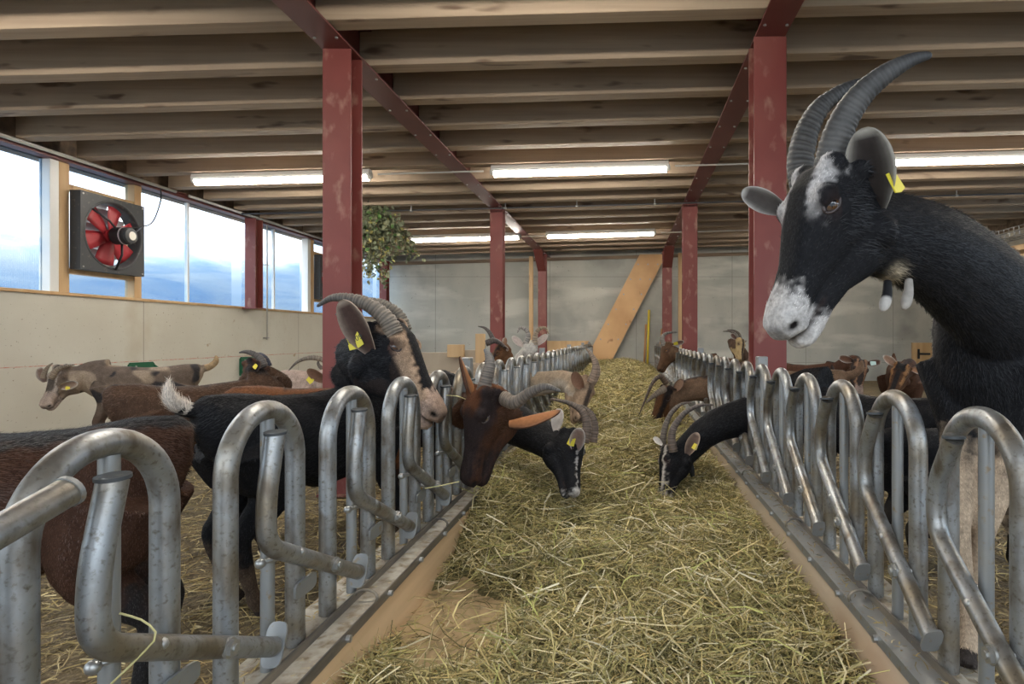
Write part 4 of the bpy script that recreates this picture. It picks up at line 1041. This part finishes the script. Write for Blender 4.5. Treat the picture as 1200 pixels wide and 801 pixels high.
        fs = [(i * m_ + k, i * m_ + (k + 1) % m_, (i + 1) * m_ + (k + 1) % m_, (i + 1) * m_ + k) for i in range(N_ - 1) for k in range(m_)] + [tuple(range(m_ - 1, -1, -1)), tuple((N_ - 1) * m_ + k for k in range(m_))]
        return link('horn', vs, fs, M['horn'], g.root, True, np.array(cs))
    def dhorns(g, L=1.0, spread=1.0, **k):
        for sd in (-1, 1):
            g.horn([g.H(.03, .024 * sd, .03), g.H(.012, .032 * sd, .11 * L), g.H(-.045, .05 * sd * spread, .18 * L), g.H(-.12, .075 * sd * spread, .205 * L), g.H(-.19, .10 * sd * spread, .19 * L)], rid=16, **k)
    def dears(g, **k):
        for sd in (-1, 1): g.ear(sd, g.Lt * sd * .9 + g.U * .15 - g.F * .25, openv=g.F * .6 + g.U * .15 + g.Lt * sd * .2 if 0 else g.F, **k)
    def eyes(g, r=.0165, iris=(.30, .15, .04), sides=(-1, 1)):
        for sd in sides:
            nrm = (g.Lt * sd * .93 + g.F * .22 + g.U * .22).normalized(); c = g.H(.088, .0405 * sd, .004); R_ = r * g.hs
            hv = (g.F - nrm * g.F.dot(nrm)).normalized(); vv = nrm.cross(hv); b = []; cs = []; fs = []; n_, m_ = 18, 28
            for i in range(n_ + 1):
                a = math.pi * i / n_
                for k in range(m_):
                    q = 2 * math.pi * k / m_; p = c + (nrm * math.cos(a) + (hv * math.cos(q) + vv * math.sin(q)) * math.sin(a)) * R_; b.append(p)
                    X, Y_ = math.sin(a) * math.cos(q), math.sin(a) * math.sin(q)
                    if a > math.pi / 2: cl = (.03, .02, .02)
                    elif abs(Y_) < .17 and abs(X) < .42: cl = (.004, .004, .006)
                    elif math.hypot(X, Y_) < .62: cl = iris if math.hypot(X, Y_) < .52 else tuple(v * .35 for v in iris)
                    else: cl = (.05, .035, .03)
                    cs.append(cl)
            for i in range(n_):
                for k in range(m_): fs.append((i * m_ + k, (i + 1) * m_ + k, (i + 1) * m_ + (k + 1) % m_, i * m_ + (k + 1) % m_))
            e_ = link('eye', b, fs, M['eye'], g.root, True, np.array(cs))
            t = MB(); pts = []
            for k in range(25):
                q = 2 * math.pi * k / 24; hh = .62 if math.sin(q) > 0 else .52
                pts.append(c + nrm * R_ * (.70 - .10 * abs(math.cos(q))) + hv * math.cos(q) * R_ * .98 + vv * math.sin(q) * R_ * hh)
            t.tube(pts, .0028 * g.hs, 8); t.build('eyelid', M['lid'], e_, True)

BLK = (.014, .014, .016); TAN = (.42, .30, .21); WHT = (.62, .58, .54); BRN = (.16, .065, .028); RUS = (.30, .12, .04)
def sstr(a): return a

# 1. tall black goat, standing with its front feet on the right kerb and looking over the fence
g1 = Goat('tall black horned goat with white muzzle leaning over the right feed fence', 1.15, (1.50, 2.04), (1.00, 1.66), P(979, 211, 1.20), P(876, 360, 1.09), (-.80, -.30, .50), hipz=.64, shz=.98,
          neck=[P(1172, 365, 1.60), P(1122, 318, 1.44), P(1074, 287, 1.31)], feet={(1, -1): (.845, 1.47, CT + .012), (1, 1): (.895, 1.60, CT + .012)}, vox=.0055, nr=1.30, seed=3,
          pat=dict(base=BLK, fstripe=(.60, .57, .56), fs=(.0115, .105, .036, .026), muzzle=((.58, .55, .53), .232), leg=(.50, .38, .27), legt=(.22, .42), throat=(.45, .38, .28), throatp=P(1056, 319, 1.2), fst=(.060, .040), lidc=(.035, .022, .02), tip=(.05, .045, .05)))
g1.eyes(r=.0180, iris=(.07, .032, .012))
g1.horn([P(972, 222, 1.185), P(974, 190, 1.18), P(985, 150, 1.17), P(1006, 115, 1.165), P(1036, 88, 1.16), P(1066, 71, 1.16), P(1092, 64, 1.16)], r0=.030, rid=42, c0=(.125, .115, .105), c1=(.045, .045, .048), n=(0, 1, 0), r1=.2, rough=.55)
g1.horn([P(943, 222, 1.27), P(938, 190, 1.29), P(944, 158, 1.31), P(958, 130, 1.33), P(976, 113, 1.34), P(998, 100, 1.35), P(1024, 92, 1.36)], r0=.0265, rid=36, c0=(.125, .115, .105), c1=(.045, .045, .048), n=(0, 1, 0), r1=.2)
g1.ear(1, P(1017, 168, 1.13) - P(1027, 250, 1.17), L=.135, W=.078, openv=(-.35, -.9, 0), inner=(.022, .016, .014), rim=(.42, .39, .34), outer=(.04, .036, .033), base=P(1025, 245, 1.17))
g1.eartag(.30, .45, .017, face=(.5, -.8, .3))
g1.ear(-1, P(879, 236, 1.27) - P(922, 256, 1.24), L=.092, W=.042, openv=(-.2, -.9, -.25), inner=(.06, .05, .045), rim=(.50, .47, .43), outer=(.12, .11, .10), base=P(922, 248, 1.235))
for (px, py, Y) in ((1037, 352, 1.17), (1062, 350, 1.20)):
    a = P(px + 3, py - 22, Y + .03); b_ = P(px - 3, py + 12, Y)
    o = MB(); pts = catmull([a, (a + b_) / 2 + V((.004, 0, 0)), b_], 10); o.tube(pts, [.008, .0085, .009, .0095, .010, .0105, .011, .011, .009, .004], 10)
    o.c = [BLK if i < 60 else (.5, .47, .44) for i in range(len(o.v))] if px < 1050 else [(.35, .32, .29)] * len(o.v)
    link('wattle', o.v, o.f, M['ear'], g1.root, True, np.array(o.c))
g1.hair(110000, 1.0, .0005)

# 2. black goat with the tan face over the left fence
g2 = Goat('black goat with tan-striped face and long horns over the left feed fence', 1.17, (-1.55, 2.40), (-1.24, 2.98), P(446, 387, 2.66), P(538, 467, 2.58), (.55, .04, .75),
          neck=[P(442, 455, 2.95), P(422, 425, 2.80)], vox=.0075, nr=1.3, seed=5, tail=.75,
          pat=dict(base=BLK, fstripe=(.45, .31, .21), fs=(.015, .24, .043, .031), fst=(.052, .036), muzzle=((.46, .33, .26), .232), cheek=(.03, .022, .02), leg=(.10, .07, .05), legt=(.55, .75), tail=(.62, .55, .48), lidc=(.10, .05, .04), tip=(.07, .05, .05)))
g2.eyes(iris=(.10, .05, .03))
g2.horn([P(463, 392, 2.57), P(452, 373, 2.57), P(432, 357, 2.58), P(410, 350, 2.59), P(389, 349, 2.60), P(371, 359, 2.61)], r0=.0245, rid=30, c0=(.27, .22, .17), c1=(.10, .09, .085), n=(0, 1, 0), r1=.16)
g2.horn([P(474, 388, 2.74), P(466, 370, 2.75), P(449, 358, 2.76), P(430, 354, 2.77), P(410, 358, 2.78), P(393, 369, 2.79)], r0=.022, rid=30, c0=(.20, .17, .13), c1=(.10, .09, .085), n=(0, 1, 0), r1=.16)
g2.ear(-1 if g2.Lt.y > 0 else 1, P(403, 358, 2.50) - P(434, 408, 2.56), L=.150, W=.070, openv=(-.1, -1, .05), inner=(.07, .04, .032), rim=(.42, .33, .26), outer=(.12, .09, .07), base=P(436, 410, 2.55))
g2.eartag(.30, -.35, .021, text='40209', face=(-.1, -1, .05))
g2.hair(70000, 1.0, .0008, seed=6)

# 3. brown goat in the left foreground
g3 = Goat('brown goat with a black back stripe in the left foreground behind the fence', 1.16, (-1.42, 1.72), (-1.92, 1.46), P(-250, 420, 1.3), P(-330, 500, 1.15), (-.3, 0, 1), vox=.0085, seed=8, bw=1.08, tail=0,
          pat=dict(base=(.055, .026, .016), low=(.070, .033, .018), stripe=(.018, .017, .019), sw=.62, leg=(.02, .018, .018), legt=(.25, .5), tail=(.04, .03, .025), neck=(.10, .045, .025)))
g3.eyes(); g3.dears(); g3.dhorns(); g3.hair(90000, .9, .0008, seed=9)

# 4. brown goat with its head hanging into the alley
g4 = Goat('russet-eared dark brown goat hanging its head over the left kerb, facing the camera', 1.14, (-1.85, 3.05), (-1.30, 3.42), P(573, 458, 2.46), P(527, 562, 2.34), (-.60, -.62, .20),
          neck=[V((-1.02, 3.40, .60)), V((-.82, 3.08, .62)), V((-.62, 2.76, .70))], vox=.0075, nr=.88, tail=0, seed=11,
          pat=dict(base=(.17, .07, .032), stripe=(.03, .024, .022), face=(.028, .019, .018), forehead=(.10, .038, .017), cheek=(.062, .027, .015), leg=(.03, .02, .018), legt=(.3, .55), neck=(.06, .028, .015), lidc=(.03, .02, .02), tip=(.03, .025, .03)))
g4.eyes(iris=(.10, .07, .05))
g4.horn([P(565, 462, 2.42), P(571, 440, 2.43), P(574, 425, 2.45), P(572, 415, 2.48), P(568, 409, 2.52)], r0=.023, rid=26, c0=(.20, .15, .11), c1=(.12, .13, .14), n=(0, 1, 0), r1=.2)
g4.horn([P(590, 466, 2.40), P(604, 471, 2.34), P(622, 459, 2.28), P(640, 453, 2.24), P(657, 458, 2.20)], r0=.023, rid=28, c0=(.20, .15, .11), c1=(.10, .09, .085), n=(0, 1, 0), r1=.16)
g4.ear(-1 if g4.Lt.x > 0 else 1, P(548, 426, 2.46) - P(568, 470, 2.46), L=.165, W=.072, openv=(-.9, -.35, 0), inner=(.20, .085, .04), rim=(.05, .03, .025), outer=(.36, .15, .055), base=P(563, 472, 2.45))
g4.ear(1 if g4.Lt.x > 0 else -1, P(652, 483, 2.40) - P(598, 494, 2.44), L=.175, W=.068, openv=(0, .4, -1), inner=(.30, .22, .17), rim=(.05, .035, .03), outer=(.34, .14, .055), base=P(597, 494, 2.43))
g4.hair(45000, .8, .0008, seed=12)

# 5. black goat feeding behind it
g5 = Goat('black goat eating hay with its head down, behind the dark brown one', 1.12, (-1.75, 4.55), (-1.22, 4.10), P(667, 510, 3.02), P(690, 573, 2.82), (.85, -.15, .30),
          neck=[V((-1.02, 3.92, .50)), V((-.80, 3.62, .52)), V((-.50, 3.25, .48))], hipz=.46, shz=.47, vox=.010, nr=1.45, seed=14, pat=dict(base=BLK, muzzle=(WHT, .280), fstripe=(.5, .47, .45), fs=(.0045, .29, .030, .018), fst=(.05,.04), leg=BLK))
g5.eyes(iris=(.04, .02, .01))
for pts in ([P(684, 518, 2.98), P(688, 500, 3.0), P(683, 483, 3.02), P(667, 472, 3.04), P(644, 467, 3.06)], [P(694, 518, 3.10), P(696, 498, 3.12), P(692, 485, 3.14), P(683, 477, 3.16), P(674, 474, 3.2)]):
    g5.horn(pts, r0=.025, rid=24, c0=(.17, .12, .09), c1=(.10, .075, .06), n=(0, 1, 0), r1=.16)
g5.ear(-1, P(679, 500, 2.88) - P(674, 526, 2.93), L=.115, W=.072, openv=(-.1, -1, .1), inner=(.28, .19, .16), rim=(.60, .55, .50), outer=BLK, base=P(675, 526, 2.92))
g5.eartag(.35, -.35, .018, face=(-.2, -1, .2))
g5.ear(1, P(651, 483, 3.1) - P(648, 508, 3.05), L=.12, W=.06, openv=(-.1, -1, .1), inner=(.4, .36, .33), rim=(.60, .56, .52), outer=(.3, .3, .3), base=P(652, 506, 3.05))
g5.hair(24000, .9, .0010, seed=15)

# 6. beige goat farther along the left fence
g6 = Goat('pale beige goat reaching through the left fence, its single curved horn pointing up', 1.08, (-2.0, 5.20), (-1.35, 5.36), P(685, 446, 5.0), P(689, 489, 4.72), (.75, -.35, .45),
          neck=[V((-1.02, 5.42, .55)), V((-.80, 5.35, .58)), V((-.52, 5.15, .62))], vox=.014, nr=1.05, seed=17, pat=dict(base=(.44, .33, .23), low=(.50, .42, .34), face=(.36, .25, .17), nosetop=((.08, .06, .05), .08), leg=(.40, .30, .22)))
g6.eyes(iris=(.06, .04, .02)); g6.horn([P(692, 448, 4.9), P(697, 436, 4.9), P(697, 424, 4.9), P(692, 414, 4.9), P(686, 407, 4.9)], r0=.026, rid=18, c0=(.30, .21, .15), c1=(.34, .24, .17), n=(0, 1, 0))
g6.horn([P(695, 448, 5.06), P(700, 437, 5.08), P(699, 425, 5.1), P(694, 416, 5.1), P(687, 409, 5.1)], r0=.022, rid=18, c0=(.30, .21, .15), c1=(.34, .24, .17), n=(0, 1, 0))
g6.ear(-1, P(671, 434, 4.8) - P(681, 452, 4.85), L=.12, W=.08, openv=(-.4, -.9, 0), inner=(.22, .12, .08), rim=(.2, .12, .08), outer=(.3, .2, .13), base=P(683, 454, 4.85))

# 7. black goat eating from the right
g7 = Goat('black goat with white face stripe eating from the right side, horns swept back', 1.10, (1.72, 3.35), (1.20, 3.82), P(788, 526, 3.55), P(762, 578, 3.42), (-.80, -.10, .40),
          neck=[V((1.0, 3.86, .50)), V((.78, 3.78, .50)), V((.52, 3.66, .44))], hipz=.50, shz=.52, vox=.0085, nr=1.45, seed=19,
          pat=dict(base=BLK, fstripe=(.55, .50, .45), fs=(.009, .25, .036, .022), muzzle=((.48, .44, .42), .245), throat=(.55, .5, .45), throatp=P(820, 548, 3.5), leg=(.3, .24, .18), legt=(.6, .8), lidc=(.10, .05, .045)))
g7.eyes(iris=(.05, .03, .02))
g7.horn([P(789, 529, 3.48), P(787, 514, 3.48), P(790, 500, 3.48), P(802, 484, 3.48), P(819, 475, 3.48), P(836, 474, 3.48)], r0=.026, rid=28, c0=(.20, .15, .12), c1=(.10, .085, .08), n=(0, 1, 0), r1=.16)
g7.horn([P(778, 529, 3.62), P(777, 515, 3.64), P(780, 498, 3.66), P(788, 482, 3.68), P(799, 473, 3.7), P(811, 471, 3.72)], r0=.023, rid=28, c0=(.16, .13, .10), c1=(.13, .10, .085), n=(0, 1, 0), r1=.16)
g7.ear(1, P(821, 503, 3.45) - P(808, 531, 3.46), L=.14, W=.072, openv=(-.35, -.9, .1), inner=(.12, .08, .065), rim=(.55, .42, .33), outer=(.10, .08, .07), base=P(806, 532, 3.46))
g7.eartag(.45, .3, .016, face=(-.3, -1, .2))
g7.ear(-1, P(766, 512, 3.62) - P(776, 521, 3.6), L=.07, W=.035, openv=(0, -1, .1), inner=(.6, .56, .52), rim=(.65, .6, .56), outer=(.5, .46, .44), base=P(776, 521, 3.6))
for q in (0, 1):
    a = g7.H(.02, .012 * (1 if q else -1), -.12); b_ = a + V((.012, -.01, -.07)); link('wattle', *(lambda m_: (m_.v, m_.f))(MB().tube([a, (a + b_) / 2, b_], [.010, .012, .006], 10)), M['ear'], g7.root, True, np.tile((.03, .03, .03), (30, 1)))
g7.hair(45000, .9, .0009, seed=20)

# 8. brown goat behind it
g8 = Goat('brown goat with black cheek stripe nosing deep in hay at the right fence', 1.10, (1.75, 5.15), (1.22, 5.50), P(785, 456, 5.40), P(757, 492, 5.22), (-.55, -.55, .60),
          neck=[V((1.0, 5.52, .52)), V((.80, 5.48, .53)), V((.58, 5.45, .52))], vox=.013, nr=1.25, seed=22, pat=dict(base=(.20, .125, .08), stripe=(.05, .035, .03), face=(.13, .06, .028), fstripe=(.02, .016, .015), fs=(.02, .3, .045, .03), leg=(.04, .03, .03)))
g8.eyes(iris=(.05, .03, .02))
g8.horn([P(781, 449, 5.3), P(774, 441, 5.25), P(765, 448, 5.2), P(757, 466, 5.15), P(749, 486, 5.1)], r0=.022, rid=18, c0=(.15, .10, .07), c1=(.10, .07, .05), n=(0, 1, 0))
g8.horn([P(779, 455, 5.2), P(771, 460, 5.12), P(763, 466, 5.08), P(757, 472, 5.05)], r0=.024, rid=18, c0=(.22, .17, .13), c1=(.20, .15, .11), n=(0, 1, 0))
g8.ear(-1, (-.3, -.3, -.5), L=.10, inner=(.3, .13, .06), rim=(.05, .03, .03), outer=(.03, .02, .02)); g8.eartag(.4, 0, .018); g8.ear(1, P(806, 430, 5.3) - P(800, 440, 5.35), L=.10, inner=(.3, .18, .12), rim=(.15, .1, .08), outer=(.2, .1, .06))

# 9. far goat at the end of the right fence
g9 = Goat('small brown goat head poking from the far end of the right feed fence', 1.08, (1.95, 8.9), (1.30, 8.9), P(785, 403, 8.75), P(765, 430, 8.65), (-.75, -.2, .55),
          neck=[V((1.05, 8.85, .62)), V((.88, 8.82, .70))], vox=.018, seed=25, pat=dict(base=(.15, .09, .055), face=(.11, .06, .035), stripe=(.05, .04, .035), leg=(.05, .04, .03)))
g9.eyes(); g9.horn([P(778, 405, 8.7), P(776, 396, 8.7), P(782, 390, 8.7), P(794, 389, 8.7)], r0=.028, rid=12, c0=(.2, .17, .14), c1=(.14, .13, .12), n=(0, 1, 0)); g9.ear(1, (1, -.2, .2), L=.12); g9.eartag(.3)

# 10. goat beyond the right fence by the column
g10 = Goat('tan-faced horned goat standing behind the right fence, left of the nearest right column', 1.05, (1.05, 8.4), (1.55, 8.2), P(866, 398, 8.1), P(874, 420, 7.9), (.6, -.5, .5), vox=.018, seed=27,
           pat=dict(base=(.10, .06, .04), face=(.45, .32, .16), nosetop=((.03, .02, .02), .0), leg=(.05, .04, .03)))
g10.eyes(); g10.horn([P(864, 399, 8.1), P(862, 392, 8.1), P(856, 388, 8.1), P(847, 388, 8.1)], r0=.026, rid=12, c0=(.2, .16, .12), c1=(.1, .08, .07), n=(0, 1, 0)); g10.horn([P(868, 398, 8.15), P(866, 391, 8.15), P(860, 387, 8.15), P(852, 386, 8.15)], r0=.022, rid=12, n=(0, 1, 0)); g10.dears(L=.10)

# 11, 12. two hornless goats facing the camera
g11 = Goat('hornless brown goat facing the camera, ears straight out, pale blue tag', 1.06, (1.95, 7.35), (2.42, 7.0), P(1007, 424, 6.55), P(1009, 460, 6.32), (0, -.8, .3), vox=.010, nr=.8, seed=29,
           pat=dict(base=(.095, .045, .028), stripe=(.05, .04, .035), face=(.06, .045, .04), forehead=(.03, .025, .025), fstripe=(.36, .20, .12), fs=(.010, .22, .035, .02), muzzle=((.40, .30, .26), .22), leg=(.03, .02, .02)))
g11.eyes(); g11.ear(1 if g11.Lt.x > 0 else -1, (1, -.1, .08), L=.12, openv=(0, -1, -.2), inner=(.12, .06, .04)); g11.eartag(.45, 0, .022, m='tagwhite', face=(0, -1, .3)); g11.ear(-1 if g11.Lt.x > 0 else 1, (-1, -.1, .25), L=.12, openv=(0, -1, -.2), inner=(.15, .07, .04))
g12 = Goat('hornless brown goat with dark forehead and muzzle turned left, beside the plank door', 1.10, (3.15, 6.9), (3.05, 6.45), P(1058, 430, 6.15), P(1041, 462, 5.95), (-.45, -.75, .45), vox=.010, nr=.85, seed=31,
           pat=dict(base=(.09, .045, .028), stripe=(.04, .03, .03), face=(.10, .05, .028), forehead=(.02, .018, .018), fstripe=(.35, .18, .08), fs=(.009, .16, .045, .03), muzzle=((.26, .16, .12), .24), nosetop=((.03, .025, .025), .08), leg=(.03, .02, .02)))
g12.eyes(); g12.ear(1 if g12.Lt.x > 0 else -1, (1, -.1, -.15), L=.12, openv=(0, -1, .0), inner=(.3, .15, .08)); g12.eartag(.8, 0, .018, m='tagwhite', face=(0, -1, .2)); g12.ear(-1 if g12.Lt.x > 0 else 1, (-.8, -.1, .6), L=.12, openv=(0, -1, 0), inner=(.3, .18, .12))

# 13. spotted goat at the left wall
g13 = Goat('grey and brown mottled goat by the left wall with white-striped face', 1.10, (-4.55, 6.15), (-5.15, 5.85), P(78, 432, 5.75), P(42, 470, 5.45), (-.05, -.85, .5), vox=.011, seed=33,
           neck=[V((-5.33, 5.72, .55))], pat=dict(base=(.17, .125, .095), low=(.30, .22, .16), patch=((.05, .045, .045), (.38, .29, .21)), face=(.10, .08, .065), fstripe=(.46, .38, .32), fs=(.013, .3, .036, .024), muzzle=((.44, .34, .28), .20), tail=(.46, .32, .18), leg=(.12, .08, .06)))
g13.eyes(iris=(.05, .03, .02)); s_ = 1 if g13.Lt.x > 0 else -1
g13.horn([P(72, 443, 5.62), P(84, 434, 5.62), P(98, 428, 5.6), P(108, 427, 5.6)][0:4] if 0 else [P(60, 443, 5.6), P(66, 434, 5.6), P(76, 429, 5.6), P(88, 427, 5.6)], r0=.022, rid=16, c0=(.30, .22, .15), c1=(.28, .22, .16), n=(0, 1, 0))
g13.horn([P(51, 443, 5.66), P(52, 437, 5.66), P(56, 430, 5.66), P(62, 425, 5.66)], r0=.020, rid=16, c0=(.30, .22, .15), c1=(.28, .22, .16), n=(0, 1, 0))
g13.ear(s_, (1, -.1, .25), L=.125, W=.06, openv=(0, -1, -.5), inner=(.3, .2, .15), base=P(72, 453, 5.6)); g13.eartag(.35, .3, .014, face=(0, -1, .2)); g13.ear(-s_, (-.45, 0, .9), L=.11, openv=(.3, -1, 0), inner=(.2, .13, .1), base=P(54, 447, 5.7))

# 14. brown goat looking right beyond the black one
g14 = Goat('brown goat with dark back stripe and raised head, looking right beyond the black one', 1.10, (-2.90, 3.55), (-2.42, 3.95), P(297, 425, 4.05), P(320, 462, 3.92), (.55, -.35, .65), vox=.010, seed=35, bw=1.05, tail=0,
           neck=[V((-2.42, 4.12, .66)), V((-2.50, 4.10, .74))], pat=dict(base=(.078, .044, .028), stripe=(.03, .025, .024), face=(.10, .052, .034), nosetop=((.02, .016, .016), .03), neck=(.085, .048, .03), leg=(.03, .02, .02), tip=(.02, .02, .02)))
g14.eyes(iris=(.05, .03, .02))
g14.horn([P(310, 430, 3.95), P(305, 420, 3.95), P(296, 414, 3.95), P(287, 412, 3.95), P(280, 413, 3.95)], r0=.024, rid=18, c0=(.10, .085, .075), c1=(.07, .06, .055), n=(0, 1, 0))
g14.horn([P(315, 429, 4.1), P(311, 420, 4.1), P(305, 415, 4.1), P(300, 414, 4.1)], r0=.022, rid=18, c0=(.06, .07, .10), c1=(.06, .06, .09), n=(0, 1, 0))
g14.ear(-1 if g14.Lt.y > 0 else 1, P(305, 421, 3.9) - P(300, 436, 3.95), L=.10, W=.06, openv=(-.4, -1, 0), inner=(.03, .02, .02), rim=(.10, .06, .04), base=P(300, 437, 3.93)); g14.eartag(.5, -.2, .014, face=(-.2, -1, .1))
g14.hair(20000, .9, .0012, seed=36)

# 16. pale goat half behind the left column
g16 = Goat('pale pinkish goat with long curved horns half hidden by the nearest left column', 1.08, (-2.95, 5.35), (-2.45, 5.6), P(388, 438, 5.2), P(402, 476, 5.05), (.6, -.3, .6), vox=.013, seed=38,
           pat=dict(base=(.58, .44, .37), low=(.50, .38, .32), face=(.16, .09, .05), neck=(.5, .38, .32), leg=(.4, .3, .24)))
g16.eyes(); g16.horn([P(394, 432, 5.15), P(383, 423, 5.15), P(366, 419, 5.15), P(350, 423, 5.15), P(338, 434, 5.15)], r0=.025, rid=22, c0=(.34, .26, .18), c1=(.16, .13, .11), n=(0, 1, 0)); g16.horn([P(390, 440, 5.3), P(378, 432, 5.3), P(373, 426, 5.3), P(374, 420, 5.3)], r0=.02, rid=18, c0=(.2, .15, .1), n=(0, 1, 0))
g16.ear(-1, P(357, 432, 5.0) - P(380, 446, 5.1), L=.15, W=.075, openv=(-.1, -1, .1), inner=(.20, .11, .07), rim=(.25, .15, .1), outer=(.2, .1, .06), base=P(382, 446, 5.1)); g16.eartag(.6, -.7, .022, face=(0, -1, 0))

# 18-20. goats behind the left fence, farther back
g18 = Goat('brown goat with swept-back dark horns behind the left fence near the plywood', 1.08, (-1.75, 6.75), (-1.42, 6.22), P(592, 405, 5.75), P(563, 428, 5.75), (-.35, -.35, .85), vox=.013, seed=40,
            neck=[V((-1.30, 5.98, .76))], pat=dict(base=(.16, .075, .038), stripe=(.05, .035, .03), face=(.19, .09, .04), fstripe=(.03, .02, .02), neck=(.16, .08, .04), leg=(.04, .03, .02)))
g18.eyes(); g18.horn([P(580, 408, 5.6), P(570, 402, 5.55), P(580, 399, 5.6), P(592, 407, 5.7), P(599, 421, 5.8)][1:], r0=.030, rid=16, c0=(.09, .07, .06), c1=(.12, .09, .08), n=(0, 1, 0)); g18.horn([P(578, 398, 5.9), P(574, 390, 5.9), P(568, 384, 5.9), P(560, 382, 5.9)], r0=.024, rid=14, c0=(.10, .08, .07), c1=(.14, .12, .1), n=(0, 1, 0)); g18.dears(L=.1)
g19 = Goat('white goat with curled horns and upright ears, facing the camera behind the left fence', 1.08, (-1.35, 7.4), (-1.25, 6.85), P(621, 405, 6.45), P(622, 436, 6.2), (0, -.75, .5), vox=.013, seed=42,
            pat=dict(base=(.62, .57, .50), face=(.62, .58, .52), forehead=(.66, .62, .56), muzzle=((.16, .14, .12), .12), leg=(.5, .45, .4)))
g19.eyes(); 
g19.horn([P(615, 404, 6.4), P(619, 395, 6.4), P(617, 387, 6.4), P(610, 384, 6.4), P(606, 390, 6.35)], r0=.024, rid=14, c0=(.42, .38, .33), c1=(.35, .32, .3), n=(0, 1, 0))
g19.horn([P(627, 404, 6.4), P(627, 394, 6.4), P(631, 386, 6.4), P(639, 384, 6.4), P(643, 391, 6.35)], r0=.024, rid=14, c0=(.42, .33, .24), c1=(.40, .28, .17), n=(0, 1, 0))
g19.ear(1 if g19.Lt.x > 0 else -1, (.75, -.1, .7), L=.13, openv=(-.2, -1, 0), inner=(.6, .5, .45), rim=(.7, .66, .6), outer=(.6, .56, .5)); g19.ear(-1 if g19.Lt.x > 0 else 1, (-.75, -.1, .7), L=.13, openv=(.2, -1, 0), inner=(.6, .5, .45), rim=(.7, .66, .6), outer=(.6, .56, .5))
# right pen: goats without visible heads
g21 = Goat('brown goat seen from behind in the right pen, dark tail raised', 1.0, (1.92, 6.2), (1.55, 6.75), P(895, 445, 7.1), P(885, 470, 7.3), (0, .3, .9), vox=.014, seed=46, pat=dict(base=(.10, .05, .03), stripe=(.05, .04, .035), tail=(.05, .035, .03), leg=(.04, .03, .03)))
g21.dears(L=.1); g21.eyes()
g22 = Goat('black goat in the right pen just behind the near fence arches, back only', 1.0, (1.30, 2.75), (1.85, 2.95), (2.25, 3.0, .55), (2.50, 2.85, .35), (.5, 0, .8), hipz=.44, shz=.45, vox=.010, seed=48, pat=dict(base=BLK, leg=(.03, .025, .02)))
g22.eyes(); g22.dears(); g22.dhorns(); g22.hair(15000, .9, .0010, seed=49)
